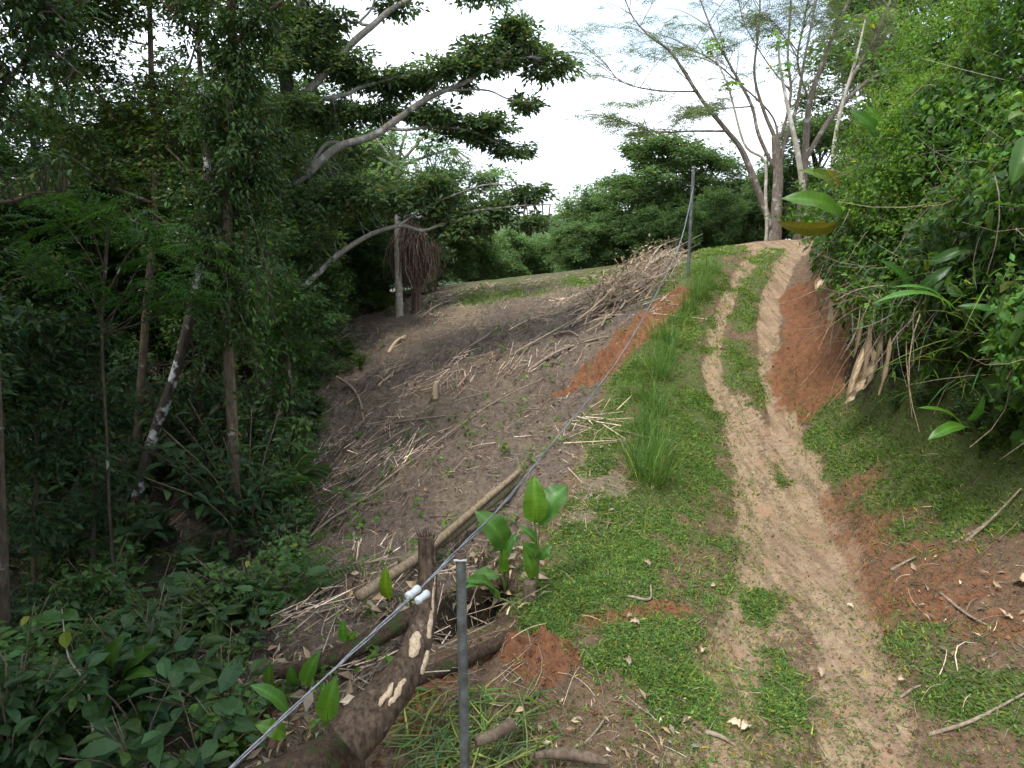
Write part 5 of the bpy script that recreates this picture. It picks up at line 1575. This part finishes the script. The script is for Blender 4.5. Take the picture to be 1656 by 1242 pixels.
for (u, v, lab) in [(668, 958, 'upper left white insulator clamped on the wire'), (683, 966, 'lower right white insulator hanging at the wire')]:
    c = at(u, v, 4.62); mb = MB()
    L_ = np.array([-.042, -.038, -.022, -.018, -.004, .004, .018, .022, .038, .042]); R_ = np.array([.009, .018, .0195, .017, .0165, .0165, .017, .0195, .018, .009])
    ax2 = unit((ax + np.array([0, 0, -.15]))[None])[0]; A = unit(np.cross(ax2, UP)[None])[0]; B = np.cross(ax2, A)
    ang = np.linspace(0, 6.283, 16, endpoint=False)
    V = np.array([[c + ax2 * l + (A * math.cos(t) + B * math.sin(t)) * r for t in ang] for l, r in zip(L_, R_)]).reshape(-1, 3)
    F = [(i * 16 + j, i * 16 + (j + 1) % 16, (i + 1) * 16 + (j + 1) % 16, (i + 1) * 16 + j) for i in range(9) for j in range(16)]
    mb.add(V, [np.array(F)])
    k = 160; mb.add(np.vstack([V[:16], c - ax2 * .042]), [np.array([((j + 1) % 16, j, 16) for j in range(16)])]); mb.add(np.vstack([V[-16:], c + ax2 * .042]), [np.array([(j, (j + 1) % 16, 16) for j in range(16)])])
    tag(mb.build('insulator', M_INS, None, True, c), lab, 'insulator', 'wire insulators')

# ------------------------------------------------------------------ the fallen log and timber round it
lg = [(688, 868, 14, 6.5), (690, 900, 17, 6.45), (690, 945, 20, 6.35), (685, 1000, 24, 6.2), (668, 1060, 33, 5.95), (635, 1115, 42, 5.7), (598, 1160, 50, 5.5), (560, 1200, 57, 5.35)]
LP = np.array([at(a, b, d) for a, b, w, d in lg]); LR = [px(w, d) for a, b, w, d in lg]
o = thing('leaning_log', (LP[-1][0], LP[-1][1], float(gz(LP[-1][:1], LP[-1][1:2])[0])), 'dark bark-stripped log curving up with a broken rotten top', 'log')
bl = np.array(o.location)
mb = MB()
LR = [r_ * .86 for r_ in LR]
C = add_tube(mb, LP, LR, 44, 140, .20, 7, True)
C = catmull(LP, 80); ob = mb.build('trunk', B_LOG, o, True, bl)
mb = MB()      # splinters of the broken top
n = 26; a = rng.uniform(0, 6.28, n)
P0 = LP[0] + np.stack([np.cos(a) * LR[0] * .8, np.sin(a) * LR[0] * .8, -.03 + 0 * a], -1)
add_sticks(mb, P0 - UP * .04, P0 + np.stack([rng.normal(0, .02, n), rng.normal(0, .02, n), rng.uniform(.02, .09, n)], -1), .011, .002, .04, 4, 2)
mb.build('splinter', B_LOG, o, False, bl)
def patch(t0, ang0, ln, wd):
    """bare pale wood where bark is torn, a thin curved plate proud of the trunk"""
    i0 = int(t0 * 79); m = 8
    T = unit(np.gradient(C, axis=0)); mb = MB(); V = []
    R = np.interp(np.linspace(0, 1, 80), np.linspace(0, 1, len(LR)), LR)
    arc = 0; V = []; F = []
    k = 6
    for a in range(m + 1):
        i = min(79, i0 + int(a * ln)); t = T[i]
        A = unit(np.cross(t, np.array([0, 1., 0]))[None])[0]; B = np.cross(A, t)          # B faces the viewer roughly
        if B[1] > 0: B = -B
        ww = wd * math.sin(math.pi * (a + .35) / (m + .7)) ** .6 * (1 + rng.normal(0, .2))
        for b in range(k):
            an = ang0 + .03 * math.sin(a * 1.3 + t0 * 40) + ww * (b / (k - 1) - .5) + rng.normal(0, .02)
            V.append(C[i] + (A * math.sin(an) + B * math.cos(an)) * (R[i] * 1.13 + rng.uniform(-.001, .004) + (.0 if 0 < b < k - 1 else -.035)))
    F = [(a * k + b, a * k + b + 1, (a + 1) * k + b + 1, (a + 1) * k + b) for a in range(m) for b in range(k - 1)]
    mb.add(np.array(V), [np.array(F)]); mb.build('bare_wood_patch', W_CUT, o, True, bl)
patch(.50, -.25, 1.1, 1.15); patch(.40, .65, 1.2, .55); patch(.30, .8, 1.2, .25); patch(.68, -.1, 1.2, .5); patch(.72, -.45, 1.0, .45); patch(.55, .8, .8, .3); patch(.24, .95, .8, .25)
# big mossy log in front
def log(name, label, pts, mat, group=None, rough=.12, ns=22, n=40, cat='log', sit=False, cut=None):
    P = np.array([at(a, b, d) for a, b, w, d in pts]); R = [px(w, d) for a, b, w, d in pts]
    base = P.mean(0); base[2] = float(gz(base[:1], base[1:2])[0])
    if cut is None:
        mb = MB(); add_tube(mb, P, R, ns, n, rough, 4, True, None, len(label) % 5)
        return tag(mb.build(name, mat, None, True, base), label, cat, group)
    o = thing(name, base, label, cat, group)
    mb = MB(); add_tube(mb, P, R, ns, n, rough, 4, True, None, len(label) % 5); mb.build('bark', mat, o, True, base)
    for e, q in ((0, 1), (-1, -2)):
        if e in cut:
            t = unit((P[e] - P[q])[None])[0]; mb = MB()
            add_tube(mb, [P[e] - t * .01, P[e] + t * .004], [R[e] * .93, R[e] * .9], ns, 3, .06, 2, True, None, 1)
            mb.build('cut_face', W_CUT, o, False, base)
    return o


log('mossy_log', 'thick mossy log lying across the bottom, left of the post', [(260, 1385, 56, 4.7), (400, 1300, 58, 5.0), (490, 1262, 56, 5.3), (560, 1225, 46, 5.7)], B_MOSS, rough=.35, n=70, ns=34)
log('fallen_pole', 'long pale straight pole leaning down the slope behind the log', [(840, 762, 4.5, 12.5), (760, 830, 6, 11), (690, 890, 8, 9.8), (640, 925, 9, 9.0), (580, 965, 10, 8.3)], bark_mat('bark_tan', (.16, .115, .07), (.33, .25, .16)), 'felled trunks behind the log', .06, cut=(0,))
log('fallen_log', 'olive knobbly trunk lying just above the pale straight pole', [(868, 752, 4, 13.2), (845, 757, 8, 13), (830, 780, 9, 12.4), (790, 815, 8, 11.6), (730, 865, 9, 10.6), (650, 910, 10, 9.6)], bark_mat('bark_olive', (.10, .085, .045), (.22, .19, .11)), 'felled trunks behind the log', .2)
log('fallen_log', 'dark trunk lying flat in the hollow left of the leaning log', [(430, 1090, 13, 7.3), (510, 1075, 16, 7.45), (600, 1035, 18, 7.7), (680, 990, 17, 8.0)], B_MOSS, 'felled trunks behind the log', .25)
log('fallen_log', 'mossy trunk lying between the post and the red earth heap', [(660, 1105, 13, 6.9), (730, 1074, 14, 7.2), (800, 1042, 12, 7.5), (842, 1016, 8, 7.9)], B_MOSS, 'felled trunks behind the log', .2)
log('cut_branch', 'short broken branch with pale end beside the post', [(770, 1200, 11, 5.75), (800, 1188, 12, 5.85), (828, 1170, 13, 6.0)], B_BROWN, None, .2, 14, 20, 'branch', cut=(-1,))
log('rotten_log', 'rotten crumbling log piece in the dark soil at bottom', [(865, 1222, 6, 5.75), (910, 1218, 10, 5.8), (955, 1226, 9, 5.75), (985, 1234, 4, 5.7)], B_BROWN, None, .4, 14, 30, 'log')

# stumps on the slope
def stump(label, u, v, rpx, hpx, topcut=True, mat=None):
    b = g(u, v); D = b[1] / S; r = px(rpx, D); h = px(hpx, D)
    o = thing('tree_stump', b, label, 'stump', 'stumps on the slope'); mb = MB()
    add_tube(mb, [b - UP * .08, b + UP * h * .4, b + UP * h], [r * 1.35, r * 1.05, r], 14, 14, .2, 6); mb.build('bark', mat or B_BROWN, o, True, b)
    if topcut:
        mb = MB(); add_tube(mb, [b + UP * (h - .01), b + UP * (h + .004)], [r * .92, r * .88], 14, 3, .05, 2); mb.build('cut_face', W_CUT, o, False, b)


stump('brown stump at the foot of the taller banana plant', 856, 968, 11, 34, False)
stump('small dark stump on the slope above the fallen trunks', 490, 850, 5, 22)
stump('low stump with root plate under the white upright piece', 705, 650, 9, 6, False, B_LOG)
b = g(706, 648); D = b[1] / S
log('peeled_stick', 'white peeled stick standing on a low stump on the slope', [(705, 648, 4.5, D), (704, 632, 4.2, D), (706, 617, 3.6, D)], W_CUT, None, .1, 12, 12, 'stick')
# fallen branches on the slope
for (pts, w, mat, lab) in [
        ([(628, 572, 0), (640, 558, 4), (656, 546, 3)], 3.4, W_CUT, 'pale peeled branch lying high on the left of the slope'),
        ([(612, 625, 0), (630, 612, 3), (646, 600, 2)], 2.5, W_CUT, 'pale straight stick lower left of the white upright piece'),
        ([(545, 618, 8), (570, 632, 4), (583, 655, 3), (588, 684, 0)], 2.4, W_STICK, 'grey forked branch bending down at the left of the slope'),
        ([(855, 600, 0), (890, 582, 6), (920, 566, 4), (960, 552, 2), (985, 545, 0)], 2.6, W_STICK, 'long grey branch lying across the middle of the slope'),
        ([(895, 545, 3), (920, 543, 6), (935, 546, 2)], 2.2, W_STICK, 'short grey branch just above the long one'),
        ([(735, 575, 0), (770, 560, 5), (805, 533, 3)], 2.2, W_STICK, 'thin pale branch high in the middle of the slope'),
        ([(680, 515, 0), (705, 500, 4), (730, 488, 2)], 1.8, W_STICK, 'thin branch near the top of the slope'),
        ([(600, 690, 0), (680, 682, 4), (720, 675, 2)], 2.0, W_STICK, 'low branch lying level below the white upright piece'),
        ([(560, 830, 0), (640, 770, 6), (720, 710, 4), (800, 655, 4), (880, 612, 0)], 2.2, W_STICK, 'very long thin pole running diagonally down the slope'),
        ([(470, 900, 0), (530, 850, 6), (590, 812, 4), (650, 775, 0)], 2.6, W_STICK, 'long thin pole at the lower left of the slope'),
        ([(800, 590, 0), (860, 560, 4), (930, 520, 3), (1000, 480, 2)], 2.0, W_STICK, 'straight pole slanting up toward the brush pile'),
        ([(1010, 510, 0), (960, 515, 5), (920, 500, 3)], 1.8, W_STICK, 'thin pole below the brush pile')]:
    P = []
    for (u, v, hh) in pts:
        q = g(u, v); q[2] += px(hh, q[1] / S) + .01; P.append(q)
    P = np.array(P); wm = px(w, P[0, 1] / S); mb = MB()
    add_tube(mb, P, [wm, wm * .85, wm * .5], 7, 6 * len(P), .15, 5)
    for s in range(2):
        i = rng.integers(len(P) - 1); q = P[i] * .5 + P[i + 1] * .5
        add_sticks(mb, q[None], (q + np.array([rng.normal(0, .2), rng.normal(0, .15), .1]))[None], wm * .5, wm * .2, .1, 5, 3, np.ones((1, 3)))
    tag(mb.build('fallen_branch', mat, None, True, P[0]), lab, 'branch', 'branches on the cleared slope')

# brush pile of cut sticks near the top of the slope
b0 = g(1040, 455)
o = thing('brush_pile', b0, 'heap of cut grey sticks and dead leaves below the far post', 'brush pile'); mb = MB(); lb = MB()
n = 420
t = rng.random(n)
U = 960 + 130 * t + rng.normal(0, 10, n); Vv = 505 - 88 * t + rng.normal(0, 10, n)
P = np.array([g(a, b) for a, b in zip(U, Vv)])
az = rng.normal(.75, .35, n); L = rng.uniform(.4, 1.6, n)
d = np.stack([np.cos(az), np.sin(az), rng.normal(.12, .15, n)], -1) * L[:, None] * .5
A_ = P - d; B_ = P + d
lift = rng.uniform(.02, .45, n) * (1 - np.abs(t - .6))
A_[:, 2] = gz(A_[:, 0], A_[:, 1]) + lift; B_[:, 2] = gz(B_[:, 0], B_[:, 1]) + lift + rng.normal(0, .1, n)
tn = tints(n, .3, .04) * 1.25
for i in range(110):
    sb = MB(); add_sticks(sb, A_[i:i + 1], B_[i:i + 1], rng.uniform(.010, .022), rng.uniform(.005, .010), .06, 6, 4, tn[i:i + 1]); sb.build('stick', W_STICK, o, False, b0)
add_sticks(mb, A_[110:], B_[110:], rng.uniform(.004, .012, n - 110), .003, .06, 4, 3, tn[110:])
tag(mb.build('brushwood', W_STICK, o, False, b0), kind='stuff')
n = 1300
k = rng.integers(0, len(P), n)
Q = P[k] + rng.normal(0, .15, (n, 3)) + UP * rng.uniform(.05, .5, (n, 1))
add_leaves(lb, Q, rdir(n) - UP * .5, up_dirs(n, .8), rng.uniform(.06, .14, n), .4, T4, tints(n, .3, .06))
tag(lb.build('dead_leaf', L_DRY, o, False, b0), kind='stuff')

# dead leaves and straw hanging at the cut in the bank
HD = thing('hanging_dead_leaves', on_ground(1368, 655), 'bundle of dry grey banana leaves hanging off the bank by the red cut', 'dead leaves')
hb = np.array(HD.location)
for (u, v, u2, v2, D, w, tn) in [(1410, 540, 1368, 655, 13.7, .10, (1.4, 1.4, 1.4)), (1405, 520, 1385, 640, 13.6, .08, (1.1, 1.1, 1.1)), (1400, 560, 1378, 620, 13.5, .07, (1.5, 1.5, 1.5)), (1418, 580, 1395, 630, 13.4, .06, (1, 1, 1)), (1340, 480, 1336, 530, 16.1, .09, (1.6, 1.6, 1.6)), (1322, 475, 1324, 520, 16.6, .07, (.8, .8, .8)),
                              (1356, 470, 1362, 520, 15.4, .08, (.7, .7, .7)), (1398, 500, 1380, 580, 13.8, .05, (.7, .65, .6)), (1330, 452, 1318, 468, 17.2, .12, (1.6, 1.6, 1.6)), (1425, 500, 1412, 600, 13.1, .05, (.8, .8, .75)), (1395, 590, 1366, 652, 13.5, .11, (1.7, 1.7, 1.65)), (1412, 560, 1390, 622, 13.2, .09, (1.5, 1.5, 1.45)), (1440, 540, 1420, 640, 12.6, .05, (.9, .85, .8))]:
    D = D - .55
    mb = MB(); paddle(mb, at(u, v, D), at(u2, v2, D - .15), w, np.array([rng.normal(0, .5), -1, .2]), arch=.08, fold=.8, nl=14, nw=2, tint=tn, wav=.25); mb.build('dead_leaf', L_DRY, HD, True, hb)
mb = MB(); n = 48
u = rng.uniform(1345, 1480, n); v = rng.uniform(460, 560, n)
D_ = np.interp(u, [1330, 1350, 1390, 1460, 1560], [17.2, 16.0, 13.4, 11.5, 9.9])
P0 = at(u, v, D_ - .1); P1 = at(u - rng.uniform(-60, 90, n), v + rng.uniform(10, 120, n), D_ - rng.uniform(.0, .4, n))
P1[:, 2] = np.maximum(P1[:, 2], gz(P1[:, 0], P1[:, 1]) + .02)
add_sticks(mb, P0, P1, .006, .003, .05, 3, 4, tints(n, .35, .05) * 1.1)
tag(mb.build('strand', W_STICK, HD, False, hb), kind='stuff')
# scattered grass reeds poking out of the bank
mb = MB(); n = 90
u = rng.uniform(1370, 1600, n); v = rng.uniform(430, 640, n); D_ = np.interp(u, [1330, 1350, 1390, 1460, 1560, 1660], [17.2, 16.0, 13.4, 11.5, 9.9, 8.5]) - .1
P = at(u, v, D_); d = np.stack([rng.normal(-.6, .6, n), rng.normal(-.6, .3, n), rng.uniform(-.1, .7, n)], -1)
add_blades(mb, P, d, rng.uniform(.25, .7, n), rng.uniform(.008, .018, n), rng.uniform(.2, .8, n), 5, tints(n, .25, .12, .1))
tag(mb.build('reed_blades', L_GRASS), 'long grass blades poking out of the vines above the cut', 'grass', kind='stuff')

# ------------------------------------------------------------------ cut stalks by the post, dry leaves and sticks on the ground
o = thing('cut_stalks', g(740, 1195), 'heap of cut green stalks and fronds round the post foot', 'cut stalks'); b = np.array(o.location)
n = 150
P = np.array([g(rng.uniform(640, 870), rng.uniform(1130, 1250)) for _ in range(n)]); az = rng.normal(.6, .7, n); L = rng.uniform(.12, .5, n)
d = np.stack([np.cos(az), np.sin(az), 0 * az], -1) * L[:, None] * .5
A_ = P - d; B_ = P + d; A_[:, 2] = gz(A_[:, 0], A_[:, 1]) + rng.uniform(.01, .06, n); B_[:, 2] = gz(B_[:, 0], B_[:, 1]) + rng.uniform(.01, .1, n)
mb = MB(); add_sticks(mb, A_, B_, rng.uniform(.003, .008, n), .003, .08, 5, 3, tints(n, .35, .15)); tag(mb.build('stalk', M_STALK, o, False, b), kind='stuff')
n = 200
P = np.array([g(rng.uniform(650, 900), rng.uniform(1120, 1250)) for _ in range(n)]) + UP * .03
mb = MB(); add_blades(mb, P, rdir(n) * np.array([1, 1, .3]) + UP * .1, rng.uniform(.08, .28, n), rng.uniform(.006, .02, n), .3, 3, tints(n, .35, .2, .25)); tag(mb.build('frond', L_BANANA, o, False, b), kind='stuff')

DL = [(1137, 1052, .05, 'curled pale dry leaf at the left edge of the bare track', 1.4), (1328, 1097, .055, 'curled dry leaf lying in the middle of the track', 1.1), (1200, 1180, .06, 'pair of whitish curled leaves near the bottom of the track', 1.9), (1052, 917, .05, 'brown dry leaf on the verge turf', .9), (1035, 1012, .05, 'pale dry leaf on the lower verge turf', 1.3),
      (1380, 985, .035, 'small white scrap right of the wheel rut', 2.0), (1462, 1102, .045, 'pale dry leaf on the right hand turf', 1.4), (1638, 945, .11, 'whitish torn leaf on the soil at the right edge', 2.1), (1158, 950, .045, 'pale stone-like leaf at the edge of the turf', 1.3), (1622, 1000, .04, 'small pale leaf on the right hand soil', 1.5), (1010, 1070, .06, 'dry leaf curl on the turf above the dark soil', .9), (1015, 1000, .03, 'tiny brown leaf on the verge', 1.0)]
for (u, v, s, lab, br) in DL:
    b = g(u, v) + UP * .012; mb = MB()
    a = rng.uniform(0, 6.28)
    for q in range(2 if 'pair' in lab else 1):
        st = b + np.array([q * .05, q * .02, 0]); d = np.array([math.cos(a + q), math.sin(a + q), .25])
        paddle(mb, st, st + d * s * 1.6, s, np.array([0, -.2, 1.]), arch=.2, fold=.6, nl=7, nw=2, tint=(br, br, br * 1.02), wav=.2)
    tag(mb.build('dry_leaf', L_DRY, None, True, b), lab, 'dry leaf', 'dry leaves on the ground')
for (pts, w, lab) in [([(1015, 965, 0), (1050, 972, 2), (1052, 950, 5)], 3, 'bent twig lying on the verge turf'), ([(1440, 925, 2), (1480, 905, 4)], 3, 'short twig on the soil at the right'), ([(1520, 960, 0), (1560, 995, 3), (1595, 1012, 0)], 3, 'thin stick on the red soil at the right edge'),
                      ([(1500, 1190, 0), (1560, 1175, 4), (1610, 1150, 3), (1660, 1125, 6)], 4, 'long crooked stick across the lower right corner'), ([(1140, 1185, 0), (1165, 1195, 3), (1190, 1208, 0)], 5, 'dark chip of bark on the track near the bottom'), ([(1560, 880, 2), (1600, 850, 8), (1650, 800, 10)], 3, 'slim stick leaning up the lower bank at right'),
                      ([(945, 1205, 0), (965, 1185, 3), (978, 1165, 2)], 3, 'short twig on the dark soil left of the track'), ([(1455, 1130, 0), (1475, 1118, 3), (1490, 1110, 0)], 3, 'twig on the turf at the lower right'), ([(1540, 880, 0), (1580, 860, 3), (1600, 840, 2)], 2.5, 'forked twig at the foot of the right bank'),
                      ([(600, 1085, 6), (560, 1120, 3), (545, 1160, 0)], 3, 'thin stick leaning by the wire over the hollow')]:
    P = np.array([g(u, v) + UP * (px(h, g(u, v)[1] / S) + .008) for (u, v, h) in pts]); wm = px(w, P[0, 1] / S); mb = MB()
    add_tube(mb, P, [wm, wm * .8, wm * .5], 6, 5 * len(P), .2, 12)
    tag(mb.build('stick', W_STICK, None, True, P[0]), lab, 'stick', 'loose sticks on the ground')

# pale dead leaves and strips of dry banana leaf round the logs and the hollow
mb = MB()
R_S = [(330, 560, 1040, 1245, 260), (720, 880, 880, 985, 170), (560, 690, 930, 1010, 90), (900, 1010, 700, 860, 120), (840, 1120, 1130, 1245, 120), (1480, 1656, 900, 1100, 90)]
for (u0, u1, v0, v1, n) in R_S:
    P = np.array([g(rng.uniform(u0, u1), rng.uniform(v0, v1)) for _ in range(n)]) + UP * rng.uniform(.01, .07, (n, 1))
    big = 1.0 if v0 < 1130 and u0 < 880 else .45
    add_leaves(mb, P, rdir(n) * np.array([1, 1, .5]), up_dirs(n, .9), big * rng.uniform(.06, .2, n), rng.uniform(.15, .5, n), T4, tints(n, .45, .07))
tag(mb.build('dry_leaf_litter', L_DRY), 'pale dry leaf strips littered round the logs and hollow', 'leaf litter', kind='stuff')
mb = MB(); n = 420      # tangle of thin roots and twigs in the hollow and on the dark soil
P = np.array([g(a, b) for a, b in zip(np.concatenate([rng.uniform(560, 860, 260), rng.uniform(830, 1120, 80), rng.uniform(1440, 1656, 80)]), np.concatenate([rng.uniform(900, 1200, 260), rng.uniform(1120, 1242, 80), rng.uniform(880, 1200, 80)]))])
P1 = P + rng.normal(0, .14, (n, 3)) * np.array([1, 1, .2]); P1[:, 2] = gz(P1[:, 0], P1[:, 1]) + np.abs(rng.normal(0, .04, n))
add_sticks(mb, P + UP * .01, P1, rng.uniform(.0015, .005, n), .0015, .15, 4, 4, tints(n, .5, .06))
tag(mb.build('loose_twigs', W_STICK), 'loose thin twigs and roots lying round the hollow', 'twigs', kind='stuff')
